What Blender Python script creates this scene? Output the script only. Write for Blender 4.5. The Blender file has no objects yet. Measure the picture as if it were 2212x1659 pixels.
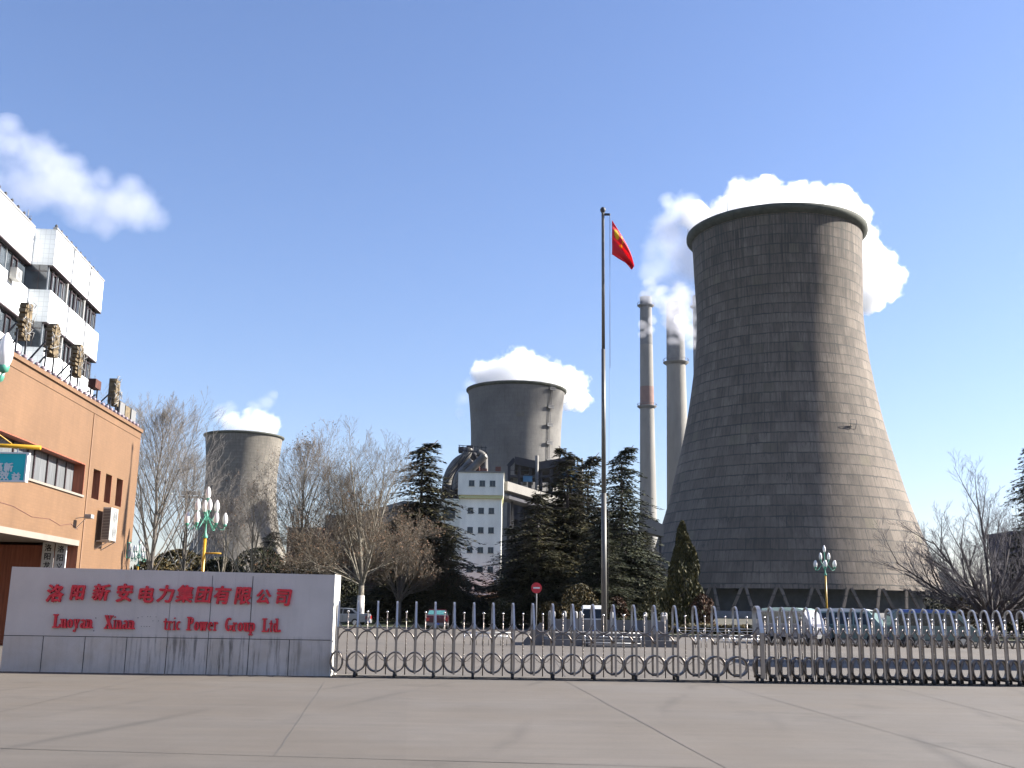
import bpy, bmesh, math, random
from math import sin, cos, pi, radians, sqrt, atan2, exp
from mathutils import Vector, Matrix, noise
random.seed(7)
sc = bpy.context.scene
col = sc.collection

# ------------------------------------------------------------------ camera
W, H, F = 2212.0, 1659.0, 2300.0
PITCH, ROLL = radians(11.88), 0.015
CAM = Vector((0, 0, 1.6))
fw = Vector((0, cos(PITCH), sin(PITCH)))
r0 = Vector((1, 0, 0)); u0 = Vector((0, -sin(PITCH), cos(PITCH)))
rt = r0 * cos(ROLL) + u0 * sin(ROLL)
up = -r0 * sin(ROLL) + u0 * cos(ROLL)
cd = bpy.data.cameras.new("camera"); cam = bpy.data.objects.new("camera", cd); col.objects.link(cam)
cd.sensor_width = 36; cd.lens = 36 * F / W; cd.clip_start = 0.1; cd.clip_end = 6000
m = Matrix((rt, up, -fw)).transposed().to_4x4(); m.translation = CAM
cam.matrix_world = m
sc.camera = cam

def ray(x, y):
    return fw + rt * ((x - W / 2) / F) + up * ((H / 2 - y) / F)
def at(x, y, Y):
    d = ray(x, y); return CAM + d * (Y / d.y)
def atz(x, y, z):
    d = ray(x, y); return CAM + d * ((z - CAM.z) / d.z)

# ------------------------------------------------------------------ sky, sun, exposure
SUN_AZ, SUN_EL = radians(80), radians(31)
world = bpy.data.worlds.new("World"); sc.world = world; world.use_nodes = True
wn = world.node_tree; bg = wn.nodes["Background"]
sky = wn.nodes.new("ShaderNodeTexSky"); sky.sky_type = 'NISHITA'; sky.sun_disc = False
sky.sun_elevation = SUN_EL; sky.sun_rotation = SUN_AZ
sky.air_density = 1.25; sky.dust_density = 0.7; sky.ozone_density = 3.0; sky.altitude = 100
tint = wn.nodes.new("ShaderNodeMix"); tint.data_type = 'RGBA'; tint.blend_type = 'MULTIPLY'; tint.inputs[0].default_value = 1
tint.inputs[7].default_value = (.82, .82, 1.01, 1)
wn.links.new(sky.outputs[0], tint.inputs[6]); wn.links.new(tint.outputs[2], bg.inputs[0]); bg.inputs[1].default_value = 0.060
sd = bpy.data.lights.new("sun", 'SUN'); sd.energy = 5.0; sd.angle = radians(0.53); sd.color = (1, .95, .87)
sun = bpy.data.objects.new("sun", sd); col.objects.link(sun)
sdir = Vector((sin(SUN_AZ) * cos(SUN_EL), cos(SUN_AZ) * cos(SUN_EL), sin(SUN_EL)))
sun.rotation_euler = sdir.to_track_quat('Z', 'Y').to_euler()
vs = sc.view_settings; vs.view_transform = 'Standard'; vs.look = 'None'; vs.exposure = 1.75; vs.gamma = 1
sc.render.engine = 'CYCLES'
cy = sc.cycles; cy.use_denoising = True; cy.max_bounces = 28; cy.diffuse_bounces = 3; cy.glossy_bounces = 3
cy.volume_bounces = 24; cy.transparent_max_bounces = 16; cy.caustics_reflective = False; cy.caustics_refractive = False
cy.volume_step_rate = .3; cy.volume_max_steps = 256; cy.use_adaptive_sampling = True; cy.adaptive_threshold = 0.02

# ------------------------------------------------------------------ mesh helpers
class MB:
    def __init__(s): s.v = []; s.f = []; s.m = []; s.sm = []; s.mi = 0
    def add(s, vs, fs, smooth=False):
        b = len(s.v); s.v.extend([tuple(p) for p in vs])
        for f in fs: s.f.append(tuple(b + i for i in f)); s.m.append(s.mi); s.sm.append(smooth)
    def quad(s, a, b, c, d, smooth=False): s.add([a, b, c, d], [(0, 1, 2, 3)], smooth)
    def box(s, x0, x1, y0, y1, z0, z1):
        s.add([(x0, y0, z0), (x1, y0, z0), (x1, y1, z0), (x0, y1, z0), (x0, y0, z1), (x1, y0, z1), (x1, y1, z1), (x0, y1, z1)],
              [(0, 3, 2, 1), (4, 5, 6, 7), (0, 1, 5, 4), (1, 2, 6, 5), (2, 3, 7, 6), (3, 0, 4, 7)])
    def bar(s, a, b, w, h=None):
        a = Vector(a); b = Vector(b); h = h or w; d = (b - a)
        if d.length < 1e-6: return
        d.normalize(); r = Vector((0, 0, 1)) if abs(d.z) < .9 else Vector((0, 1, 0))
        x = d.cross(r).normalized() * w / 2; y = d.cross(x).normalized() * h / 2
        s.add([a - x - y, a + x - y, a + x + y, a - x + y, b - x - y, b + x - y, b + x + y, b - x + y],
              [(0, 3, 2, 1), (4, 5, 6, 7), (0, 1, 5, 4), (1, 2, 6, 5), (2, 3, 7, 6), (3, 0, 4, 7)])
    def tube(s, pts, rad, n=8, cap=True, smooth=True):
        pts = [Vector(p) for p in pts]
        if not isinstance(rad, (list, tuple)): rad = [rad] * len(pts)
        b = len(s.v); prev = None
        for i, p in enumerate(pts):
            d = (pts[min(i + 1, len(pts) - 1)] - pts[max(i - 1, 0)])
            if d.length < 1e-9: d = Vector((0, 0, 1))
            d.normalize()
            if prev is None:
                r = Vector((1, 0, 0)) if abs(d.x) < .8 else Vector((0, 1, 0)); x = (r - d * r.dot(d)).normalized()
            else:
                x = prev - d * prev.dot(d)
                x = x.normalized() if x.length > 1e-6 else d.orthogonal().normalized()
            prev = x; y = d.cross(x)
            for k in range(n):
                a = 2 * pi * k / n; s.v.append(tuple(p + (x * cos(a) + y * sin(a)) * rad[i]))
        for i in range(len(pts) - 1):
            for k in range(n):
                s.f.append((b + i * n + k, b + i * n + (k + 1) % n, b + (i + 1) * n + (k + 1) % n, b + (i + 1) * n + k)); s.m.append(s.mi); s.sm.append(smooth)
        if cap:
            s.f.append(tuple(b + k for k in range(n))[::-1]); s.m.append(s.mi); s.sm.append(False)
            e = b + (len(pts) - 1) * n
            s.f.append(tuple(e + k for k in range(n))); s.m.append(s.mi); s.sm.append(False)
    def lathe(s, prof, n=24, c=(0, 0, 0), smooth=True, a0=0, a1=2 * pi):
        full = abs(a1 - a0 - 2 * pi) < 1e-6; N = n if full else n + 1; b = len(s.v)
        for r, z in prof:
            for k in range(N):
                a = a0 + (a1 - a0) * k / n; s.v.append((c[0] + r * cos(a), c[1] + r * sin(a), c[2] + z))
        for i in range(len(prof) - 1):
            for k in range(n):
                k2 = (k + 1) % N
                s.f.append((b + i * N + k, b + i * N + k2, b + (i + 1) * N + k2, b + (i + 1) * N + k)); s.m.append(s.mi); s.sm.append(smooth)
    def prism(s, poly, z0, z1):           # poly in xy
        n = len(poly); s.add([(x, y, z0) for x, y in poly] + [(x, y, z1) for x, y in poly],
              [tuple(range(n))[::-1], tuple(range(n, 2 * n))] + [(i, (i + 1) % n, n + (i + 1) % n, n + i) for i in range(n)])
    def yprism(s, poly, y0, y1):          # poly in xz, extruded along y
        n = len(poly); s.add([(x, y0, z) for x, z in poly] + [(x, y1, z) for x, z in poly],
              [tuple(range(n)), tuple(range(n, 2 * n))[::-1]] + [(i, n + i, n + (i + 1) % n, (i + 1) % n) for i in range(n)])
    def xform(s, M, start=0):
        for i in range(start, len(s.v)): s.v[i] = tuple(M @ Vector(s.v[i]))
    def build(s, name, mat, parent=None, loc=None, rot=None, bevel=0):
        me = bpy.data.meshes.new(name); me.from_pydata(s.v, [], s.f)
        mats = mat if isinstance(mat, (list, tuple)) else [mat]
        for q in mats: me.materials.append(q)
        if len(mats) > 1: me.polygons.foreach_set('material_index', s.m)
        me.polygons.foreach_set('use_smooth', s.sm); me.update()
        o = bpy.data.objects.new(name, me); col.objects.link(o)
        if parent: o.parent = parent
        if loc is not None: o.location = loc
        if rot is not None: o.rotation_euler = rot
        if bevel:
            b = o.modifiers.new('bevel', 'BEVEL'); b.width = bevel; b.segments = 2; b.limit_method = 'ANGLE'
        return o

def tag(o, label=None, cat=None, group=None, kind=None):
    if label: o['label'] = label
    if cat: o['category'] = cat
    if group: o['group'] = group
    if kind: o['kind'] = kind
    return o
def empty(name, loc=(0, 0, 0), rz=0, label=None, cat=None, group=None):
    o = bpy.data.objects.new(name, None); col.objects.link(o); o.location = loc; o.rotation_euler = (0, 0, rz)
    o.empty_display_size = .3
    return tag(o, label, cat, group)
def kids(o): return [c for c in bpy.data.objects if c.parent == o]
def copy_tree(o, parent=None):
    c = o.copy(); col.objects.link(c); c.parent = parent
    for ch in kids(o): copy_tree(ch, c)
    return c

# ------------------------------------------------------------------ materials
def lin(c):
    return tuple(((x / 255) / 12.92 if x / 255 <= .04045 else ((x / 255 + .055) / 1.055) ** 2.4) for x in c)
def mat(name, colr, rough=.7, metal=0, nscale=0, namt=.25, bump=0, bscale=None, spec=.5, coords='Object', stretch=None):
    m = bpy.data.materials.new(name); m.use_nodes = True; t = m.node_tree; b = t.nodes['Principled BSDF']
    b.inputs['Base Color'].default_value = (*colr, 1); b.inputs['Roughness'].default_value = rough
    b.inputs['Metallic'].default_value = metal; b.inputs['Specular IOR Level'].default_value = spec
    if nscale:
        tc = t.nodes.new('ShaderNodeTexCoord'); src = tc.outputs[coords]
        if stretch:
            mp = t.nodes.new('ShaderNodeMapping'); mp.inputs['Scale'].default_value = stretch; t.links.new(src, mp.inputs[0]); src = mp.outputs[0]
        n = t.nodes.new('ShaderNodeTexNoise'); n.inputs['Scale'].default_value = nscale; n.inputs['Detail'].default_value = 6; n.inputs['Roughness'].default_value = .62
        t.links.new(src, n.inputs['Vector'])
        mr = t.nodes.new('ShaderNodeMapRange'); mr.inputs[1].default_value = .3; mr.inputs[2].default_value = .7
        mr.inputs[3].default_value = 1 - namt; mr.inputs[4].default_value = 1 + namt; t.links.new(n.outputs[0], mr.inputs[0])
        mx = t.nodes.new('ShaderNodeMix'); mx.data_type = 'RGBA'; mx.blend_type = 'MULTIPLY'; mx.inputs[0].default_value = 1
        mx.inputs[6].default_value = (*colr, 1); t.links.new(mr.outputs[0], mx.inputs[7]); t.links.new(mx.outputs[2], b.inputs['Base Color'])
        if bump:
            n2 = t.nodes.new('ShaderNodeTexNoise'); n2.inputs['Scale'].default_value = bscale or nscale * 6; n2.inputs['Detail'].default_value = 4; t.links.new(src, n2.inputs['Vector'])
            bp = t.nodes.new('ShaderNodeBump'); bp.inputs['Strength'].default_value = bump; bp.inputs['Distance'].default_value = .02
            t.links.new(n2.outputs[0], bp.inputs['Height']); t.links.new(bp.outputs[0], b.inputs['Normal'])
    return m
class NT:                               # tiny node-tree writer
    def __init__(s, name):
        s.m = bpy.data.materials.new(name); s.m.use_nodes = True; s.t = s.m.node_tree; s.b = s.t.nodes['Principled BSDF']
        s.tc = s.t.nodes.new('ShaderNodeTexCoord')
    def link(s, a, b):
        if hasattr(a, 'is_output'): s.t.links.new(a, b)
        else:
            b.default_value = a
    def math(s, op, a, b=None, c=None, clamp=False):
        n = s.t.nodes.new('ShaderNodeMath'); n.operation = op; n.use_clamp = clamp
        s.link(a, n.inputs[0])
        if b is not None: s.link(b, n.inputs[1])
        if c is not None: s.link(c, n.inputs[2])
        return n.outputs[0]
    def sep(s, v): n = s.t.nodes.new('ShaderNodeSeparateXYZ'); s.link(v, n.inputs[0]); return n.outputs
    def comb(s, x, y, z=0.0):
        n = s.t.nodes.new('ShaderNodeCombineXYZ'); s.link(x, n.inputs[0]); s.link(y, n.inputs[1]); s.link(z, n.inputs[2]); return n.outputs[0]
    def noise(s, v, scale, detail=5, rough=.6):
        n = s.t.nodes.new('ShaderNodeTexNoise'); s.link(v, n.inputs['Vector']); n.inputs['Scale'].default_value = scale
        n.inputs['Detail'].default_value = detail; n.inputs['Roughness'].default_value = rough; return n.outputs[0]
    def rng(s, v, a, b, c, d):
        n = s.t.nodes.new('ShaderNodeMapRange'); s.link(v, n.inputs[0])
        for i, q in enumerate((a, b, c, d)): n.inputs[i + 1].default_value = q
        return n.outputs[0]
    def mix(s, f, a, b, mode='MIX'):
        n = s.t.nodes.new('ShaderNodeMix'); n.data_type = 'RGBA'; n.blend_type = mode; s.link(f, n.inputs[0])
        s.link(a if hasattr(a, 'is_output') else (*a, 1), n.inputs[6]); s.link(b if hasattr(b, 'is_output') else (*b, 1), n.inputs[7]); return n.outputs[2]
    def brick(s, v, c1, c2, mortar, w, h, ms, offset=.5, bias=0.0, squash=1):
        n = s.t.nodes.new('ShaderNodeTexBrick'); s.link(v, n.inputs[0]); n.offset = offset
        n.inputs['Color1'].default_value = (*c1, 1); n.inputs['Color2'].default_value = (*c2, 1); n.inputs['Mortar'].default_value = (*mortar, 1)
        n.inputs['Scale'].default_value = 1; n.inputs['Mortar Size'].default_value = ms; n.inputs['Mortar Smooth'].default_value = .3
        n.inputs['Bias'].default_value = bias; n.inputs['Brick Width'].default_value = w; n.inputs['Row Height'].default_value = h; return n.outputs
    def out(s, c, rough=.8, bump=None, bs=.3, dist=.05):
        s.link(c, s.b.inputs['Base Color']); s.b.inputs['Roughness'].default_value = rough
        if bump is not None:
            n = s.t.nodes.new('ShaderNodeBump'); n.inputs['Strength'].default_value = bs; n.inputs['Distance'].default_value = dist
            s.link(bump, n.inputs['Height']); s.t.links.new(n.outputs[0], s.b.inputs['Normal'])
        return s.m

M = {}
def ground_mat():
    n = NT('concrete ground'); o = n.tc.outputs['Object']
    a = n.rng(n.noise(o, .12, 4), .3, .7, .88, 1.10); b = n.rng(n.noise(o, 1.1, 7, .7), .3, .7, .92, 1.07)
    x, y, z = n.sep(o)
    st = n.rng(n.noise(n.comb(n.math('MULTIPLY', x, .22), n.math('MULTIPLY', y, 3.2)), 1.0, 6, .7), .35, .7, .90, 1.06)
    g = n.rng(n.noise(o, 45, 3), .25, .75, .86, 1.1)
    sp = n.rng(n.noise(o, 5.5, 5, .75), .62, .70, 1.0, .80)
    oil = n.rng(n.noise(n.comb(x, y, 7.0), .55, 4, .6), .60, .72, 1.0, .78)
    # slabs of slightly different pours, split along the joints
    sl = n.rng(n.noise(n.comb(n.math('FLOOR', n.math('DIVIDE', n.math('ADD', x, n.math('MULTIPLY', y, .09)), 4.9)), n.math('FLOOR', n.math('DIVIDE', n.math('ADD', y, n.math('MULTIPLY', x, .09)), 12.2))), 1.7, 1), .35, .65, .92, 1.07)
    # tyre tracks sweeping out of the gateway
    d = n.math('ADD', n.math('ADD', x, n.math('MULTIPLY', n.math('MULTIPLY', y, y), -.006)), n.math('MULTIPLY', n.noise(o, .3, 2), .5))
    tr = n.math('ABSOLUTE', n.math('SUBTRACT', n.math('FRACT', n.math('DIVIDE', d, 1.75)), .5))
    tk = n.math('MULTIPLY', n.rng(tr, 0, .10, 1, 0), n.rng(n.noise(n.comb(n.math('MULTIPLY', x, .45), n.math('MULTIPLY', y, .12)), 1.0, 4, .65), .48, .62, 0, .30))
    k = n.math('MULTIPLY', n.math('MULTIPLY', a, b), n.math('MULTIPLY', n.math('MULTIPLY', st, g), n.math('MULTIPLY', n.math('MULTIPLY', sp, oil), n.math('MULTIPLY', sl, n.math('SUBTRACT', 1.0, tk)))))
    c = n.mix(n.rng(n.noise(o, .25, 3), .4, .65, 0, 1), (.0975, .0815, .0655), (.102, .089, .0765))
    return n.out(n.mix(1.0, c, n.comb(k, k, k), 'MULTIPLY'), .85, n.noise(o, 60, 4), .3, .012)
def tower_mat(name, base, dark, rowh, bw, R, zt, ms=.07, streak=.5, vary=.12, upr=.6, lf=.8):
    n = NT(name); o = n.tc.outputs['Object']; x, y, z = n.sep(o)
    th = n.math('ARCTAN2', x, n.math('MULTIPLY', y, -1.0)); s = n.math('MULTIPLY', th, R)
    wob = n.math('MULTIPLY', n.math('SUBTRACT', n.noise(n.comb(s, z), .35, 4, .7), .5), .55)
    v = n.comb(s, n.math('ADD', z, wob))
    c1 = tuple(q * (1 + vary) for q in base); c2 = tuple(q * (1 - vary) for q in base)
    br = n.brick(v, c1, c2, tuple(q * .62 for q in base), bw, rowh, ms * .6, .37)
    # upright joints are fainter than the lift joints: blend in a panel-less copy
    zr = n.math('FRACT', n.math('DIVIDE', n.math('ADD', z, wob), rowh))
    lift = n.rng(n.math('ABSOLUTE', n.math('SUBTRACT', zr, .05)), .035, .085, 1, 0)
    vs_ = n.noise(n.comb(n.math('MULTIPLY', s, 1.6), n.math('MULTIPLY', z, .07)), 1.0, 6, .7)
    hi = n.rng(z, zt * .35, zt * .95, .35, 1.0)
    k = n.math('SUBTRACT', 1.0, n.math('MULTIPLY', n.rng(vs_, .47, .68, 0, streak), hi))
    fine = n.rng(n.noise(n.comb(n.math('MULTIPLY', s, 3.5), n.math('MULTIPLY', z, .5)), 1.0, 4, .7), .3, .7, .84, 1.12)
    big = n.rng(n.noise(n.comb(s, z), .09, 5, .65), .3, .7, .74, 1.18)
    k = n.math('MULTIPLY', n.math('MULTIPLY', k, fine), big)
    c = n.mix(1.0, br[0], n.comb(k, k, k), 'MULTIPLY')
    # drips below each lift joint
    dr = n.math('MULTIPLY', n.rng(zr, .35, 1.0, 0, 1), n.rng(n.noise(n.comb(n.math('MULTIPLY', s, 2.2), n.math('MULTIPLY', z, .2)), 1.0, 4, .7), .50, .62, 0, .8))
    c = n.mix(dr, c, dark)
    cw = bw * .52; ci = n.math('FLOOR', n.math('DIVIDE', s, cw)); cf = n.math('FRACT', n.math('DIVIDE', s, cw)); ri = n.math('FLOOR', n.math('DIVIDE', n.math('ADD', z, wob), rowh))
    jr = n.math('MULTIPLY', n.math('LESS_THAN', n.math('ABSOLUTE', n.math('SUBTRACT', cf, .5)), .045), n.rng(n.noise(n.comb(n.math('MULTIPLY', ci, 3.7), n.math('MULTIPLY', ri, 1.9)), 1.0, 2, .8), .50, .56, 0, upr))
    c = n.mix(jr, c, dark)
    cr = n.math('LESS_THAN', n.math('ABSOLUTE', n.math('SUBTRACT', n.noise(n.comb(n.math('MULTIPLY', s, .9), n.math('MULTIPLY', z, .12)), 1.0, 3, .6), .5)), .006)
    c = n.mix(n.math('MULTIPLY', n.math('MULTIPLY', cr, n.rng(n.noise(n.comb(s, z, 5.0), .25, 2), .5, .6, 0, 1)), upr), c, dark)
    pat = n.math('MULTIPLY', n.rng(n.noise(n.comb(n.math('FLOOR', n.math('DIVIDE', s, bw)), n.math('FLOOR', n.math('DIVIDE', z, rowh))), .9, 1), .68, .70, 0, .35), 1.0)
    c = n.mix(pat, c, (.15, .132, .082))
    tp = n.math('MULTIPLY', n.rng(z, zt * .70, zt * .97, 0, 1), n.rng(n.noise(n.comb(n.math('MULTIPLY', s, .9), n.math('MULTIPLY', z, .025), 9.0), 1.0, 5, .75), .50, .60, 0, streak * .95))
    c = n.mix(tp, c, dark)
    c = n.mix(n.math('MULTIPLY', lift, n.rng(n.noise(n.comb(s, z, 3.0), .4, 3), .35, .6, lf * .45, lf)), c, dark)
    return n.out(c, .9)
def tile_mat(name, c, w, h, ms=.012, mortar=.6, vary=.06, swap='x', big=.06):
    n = NT(name); o = n.tc.outputs['Object']; x, y, z = n.sep(o)
    s = x if swap == 'x' else (y if swap == 'y' else n.math('ADD', x, y))
    v = n.comb(s, z)
    br = n.brick(v, tuple(q * (1 + vary) for q in c), tuple(q * (1 - vary) for q in c), tuple(q * mortar for q in c), w, h, ms, 0)
    k = n.rng(n.noise(v, .35, 5), .3, .7, 1 - big, 1 + big)
    k2 = n.rng(n.noise(n.comb(n.math('MULTIPLY', s, 2.0), n.math('MULTIPLY', z, .15)), 1.0, 5), .35, .7, 1.03, 1 - big)
    k = n.math('MULTIPLY', k, k2)
    return n.out(n.mix(1.0, br[0], n.comb(k, k, k), 'MULTIPLY'), .55)
def granite_mat():
    n = NT('grey granite'); o = n.tc.outputs['Object']; x, y, z = n.sep(o)
    a = n.rng(n.noise(o, .9, 5), .3, .7, .9, 1.08); b = n.rng(n.noise(o, 60, 3, .8), .3, .7, .9, 1.1)
    low = n.rng(z, .9, .75, 0, 1)
    stv = n.noise(n.comb(n.math('MULTIPLY', x, 9.0), n.math('MULTIPLY', z, .5)), 1.0, 5, .7)
    mid = n.rng(n.math('ABSOLUTE', n.math('SUBTRACT', x, 4.9)), .2, 3.2, 1, .1)
    st = n.math('MULTIPLY', n.math('MULTIPLY', n.rng(stv, .50, .64, 0, .8), mid), n.rng(low, 0, 1, .12, 1))
    k = n.math('MULTIPLY', n.math('MULTIPLY', a, b), n.math('SUBTRACT', 1.0, st))
    c = n.mix(n.math('MULTIPLY', low, n.rng(n.noise(o, 1.7, 4), .4, .7, .2, .9)), (.575, .52, .485), (.46, .39, .325))
    return n.out(n.mix(1.0, c, n.comb(k, k, k), 'MULTIPLY'), .5)
def steam_mat(name, dens, colr=(1, 1, 1), aniso=0.1):
    m = bpy.data.materials.new(name); m.use_nodes = True; t = m.node_tree
    t.nodes.remove(t.nodes['Principled BSDF']); v = t.nodes.new('ShaderNodeVolumePrincipled')
    v.inputs['Color'].default_value = (*colr, 1); v.inputs['Density'].default_value = dens; v.inputs['Anisotropy'].default_value = aniso
    t.links.new(v.outputs[0], t.nodes['Material Output'].inputs['Volume'])
    m.cycles.homogeneous_volume = True if hasattr(m.cycles, 'homogeneous_volume') else None
    return m
def leaf_mat(name, c, vary=.35, trans=.25):
    n = NT(name); g = n.t.nodes.new('ShaderNodeNewGeometry')
    r = g.outputs['Random Per Island']; k = n.rng(r, 0, 1, 1 - vary, 1 + vary)
    hue = n.mix(r, c, (c[0] * 1.5, c[1] * 1.05, c[2] * .8))
    n.out(n.mix(1.0, hue, n.comb(k, k, k), 'MULTIPLY'), .7)
    n.b.inputs['Specular IOR Level'].default_value = .2
    return n.m

M['ground'] = ground_mat()
M['joint'] = mat('joint filler', (0.0414, 0.0363, 0.0333), .95, nscale=3, namt=.5)
M['joint_faint'] = mat('joint filler pale', (0.0747, 0.0666, 0.0614), .95, nscale=2, namt=.35)
M['grass'] = mat('grass', (0.0444, 0.0533, 0.0163), .95, nscale=.6, namt=.5, bump=.6)
M['kerb'] = mat('kerb', (0.1554, 0.1502, 0.1391), .85, nscale=2)
M['soil'] = mat('soil', (0.0503, 0.0444, 0.0266), .95, nscale=.15, namt=.5)
M['granite'] = granite_mat()
M['granite_end'] = mat('granite end', (.62, .60, .56), .5, nscale=1.5, namt=.1)
M['dark'] = mat('dark', (.02, .02, .022), .6)
M['sign_red'] = mat('red sign paint', (.62, .018, .035), .4, nscale=6, namt=.3)
M['steel'] = mat('stainless steel', (.27, .235, .21), .34, .8, nscale=2.5, namt=.25, coords='Object', stretch=(6, 6, 1))
M['steel_dark'] = mat('stainless steel in wear', (.20, .172, .152), .4, .7, nscale=3, namt=.3)
M['sleeve'] = mat('blue film sleeve', (.33, .335, .355), .28, .7, nscale=4, namt=.2)
M['ball'] = mat('bright steel', (.6, .58, .56), .22, .9)
M['rubber'] = mat('rubber', (.025, .023, .022), .8)
M['orange'] = tile_mat('orange tile', (.168, .093, .047), .20, .10, .008, .88, .05, big=.10)
M['orange_soffit'] = mat('soffit', (0.2176, 0.1865, 0.1554), .8, nscale=1, namt=.1)
M['brick'] = mat('red brown cladding', (.27, .085, .045), .6, nscale=2.5, namt=.35, stretch=(6, 6, .4))
M['glass'] = mat('dark glass', (.05, .06, .07), .08, 0, nscale=.7, namt=.5, spec=.8)
M['blind'] = mat('window with blinds', (.14, .145, .15), .25, 0, nscale=2, namt=.35, stretch=(5, 5, .3))
M['frame_dark'] = mat('dark frame', (.035, .02, .022), .5)
M['frame_maroon'] = mat('maroon frame', (.12, .03, .05), .5)
M['frame_alu'] = mat('aluminium frame', (.45, .46, .46), .4, .5)
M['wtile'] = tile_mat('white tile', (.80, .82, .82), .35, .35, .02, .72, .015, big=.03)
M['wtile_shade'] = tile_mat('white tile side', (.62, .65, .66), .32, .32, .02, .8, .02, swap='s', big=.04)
M['white'] = mat('white paint', (.66, .66, .64), .5, nscale=2, namt=.07)
M['offwhite'] = mat('off white', (0.2486, 0.2427, 0.2368), .6, nscale=1.5, namt=.12)
M['acwhite'] = mat('ac casing', (0.3434, 0.3315, 0.3078), .5, nscale=3, namt=.06)
M['teal'] = mat('teal sign', (.0, .42, .45), .5, nscale=2, namt=.06)
M['yellow'] = mat('yellow paint', (0.3996, 0.2220, 0.0081), .4, nscale=5, namt=.12)
M['lampgreen'] = mat('green lamp paint', (0.0740, 0.2812, 0.1998), .45, nscale=5, namt=.2)
M['bulb'] = mat('opal glass', (.80, .77, .74), .25, nscale=3, namt=.06)
M['rust'] = mat('weathered letter', (0.1332, 0.0977, 0.0533), .8, nscale=6, namt=.5)
M['rustred'] = mat('rusty red letter', (0.0700, 0.0192, 0.0105), .8, nscale=6, namt=.5)
M['blacksteel'] = mat('black steel', (.03, .03, .035), .6)
M['bark_pale'] = mat('pale bark', (0.1700, 0.1496, 0.1156), .85, nscale=3, namt=.35)
M['bark_grey'] = mat('grey bark', (0.1020, 0.0884, 0.0748), .9, nscale=3, namt=.3)
M['bark_dark'] = mat('dark bark', (.055, .045, .045), .9, nscale=3, namt=.3)
M['twig'] = mat('twig', (0.1403, 0.1258, 0.1148), .9)
M['twig_brown'] = mat('twig brown', (0.0884, 0.0680, 0.0476), .9)
M['twig_dark'] = mat('twig dark', (.05, .045, .055), .9)
M['whitewash'] = mat('whitewash', (0.5328, 0.4884, 0.4440), .8, nscale=3, namt=.12)
M['dryleaf'] = leaf_mat('dry leaf', (0.0666, 0.0518, 0.0370), .5)
M['needle'] = leaf_mat('cedar needles', (0.0340, 0.0400, 0.0207), .6)
M['needle2'] = leaf_mat('blue cedar needles', (0.0311, 0.0429, 0.0266), .5)
M['juniper'] = leaf_mat('juniper', (0.0392, 0.0444, 0.0178), .45)
M['shrub'] = leaf_mat('shrub leaves', (0.0474, 0.0444, 0.0192), .5)
M['shrubdark'] = leaf_mat('dark shrub leaves', (0.0207, 0.0266, 0.0133), .5)
M['shrubred'] = leaf_mat('red hedge leaves', (.050, .032, .022), .4)
M['t_big'] = tower_mat('big tower concrete', (0.1569, 0.1260, 0.0990), (.045, .042, .036), 2.55, 3.1, 29, 101, .07, .85, .22, .75, .95)
M['t_mid'] = tower_mat('middle tower concrete', (0.1598, 0.1510, 0.1391), (.13, .125, .12), 1.6, 3.4, 21, 90, .035, .18, .02, .0, .22)
M['t_left'] = tower_mat('left tower concrete', (0.1665, 0.1480, 0.1221), (.09, .085, .075), 1.5, 1.7, 21, 86, .05, .3, .10, .2, .35)
M['rim'] = mat('tower rim', (0.0651, 0.0681, 0.0533), .9, nscale=.5, namt=.4)
M['t_dark'] = mat('tower inside', (.06, .065, .07), .95, nscale=.4, namt=.3)
M['stack'] = mat('stack concrete', (0.2148, 0.2044, 0.1851), .85, nscale=.25, namt=.15, stretch=(1, 1, .25))
M['stack_top'] = mat('sooty stack top', (0.1619, 0.1619, 0.1619), .85, nscale=.3, namt=.25)
M['stack_red'] = mat('faded red band', (0.2025, 0.1234, 0.1046), .85, nscale=.2, namt=.2)
M['bwhite'] = mat('pale plaster', (.80, .79, .70), .8, nscale=.25, namt=.22, stretch=(1, 1, .3))
M['byellow'] = mat('yellow band', (.55, .56, .30), .8)
M['borange'] = mat('orange canopy', (.42, .18, .06), .8)
M['bgrey'] = mat('grey cladding', (0.1776, 0.1776, 0.1658), .8, nscale=.1, namt=.2, stretch=(4, 4, .2))
M['bbrown'] = mat('brown red wall', (0.0814, 0.0407, 0.0333), .85, nscale=.2, namt=.3)
M['bwin'] = mat('far window', (.035, .05, .06), .3)
M['bblue'] = mat('blue panel', (.045, .14, .25), .6, nscale=.3, namt=.2)
M['boiler'] = mat('dark boiler steel', (.028, .027, .034), .8, nscale=.2, namt=.5)
M['duct'] = mat('silver duct', (0.1258, 0.1184, 0.1073), .55, .3, nscale=.35, namt=.5)
M['ductred'] = mat('red primer', (0.128, 0.048, 0.036), .8, nscale=.3, namt=.3)
M['gallery'] = mat('conveyor gallery', (0.1894, 0.1776, 0.1598), .8, nscale=.2, namt=.15)
M['darkblue'] = mat('dark blue block', (.035, .032, .06), .8)
M['stone'] = mat('podium stone', (0.1502, 0.1443, 0.1391), .7, nscale=1.5, namt=.2)
def cloth(name, c):
    m = mat(name, c, .7); t = m.node_tree; b = t.nodes['Principled BSDF']; tr = t.nodes.new('ShaderNodeBsdfTranslucent'); tr.inputs[0].default_value = (*c, 1)
    mx = t.nodes.new('ShaderNodeMixShader'); mx.inputs[0].default_value = .45; t.links.new(b.outputs[0], mx.inputs[1]); t.links.new(tr.outputs[0], mx.inputs[2]); t.links.new(mx.outputs[0], t.nodes['Material Output'].inputs[0]); return m
M['flag'] = cloth('red flag', (.78, .05, .07)); M['star'] = cloth('yellow star', (.85, .55, .02))
M['noentry'] = mat('no entry red', (.50, .02, .03), .45)
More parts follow.
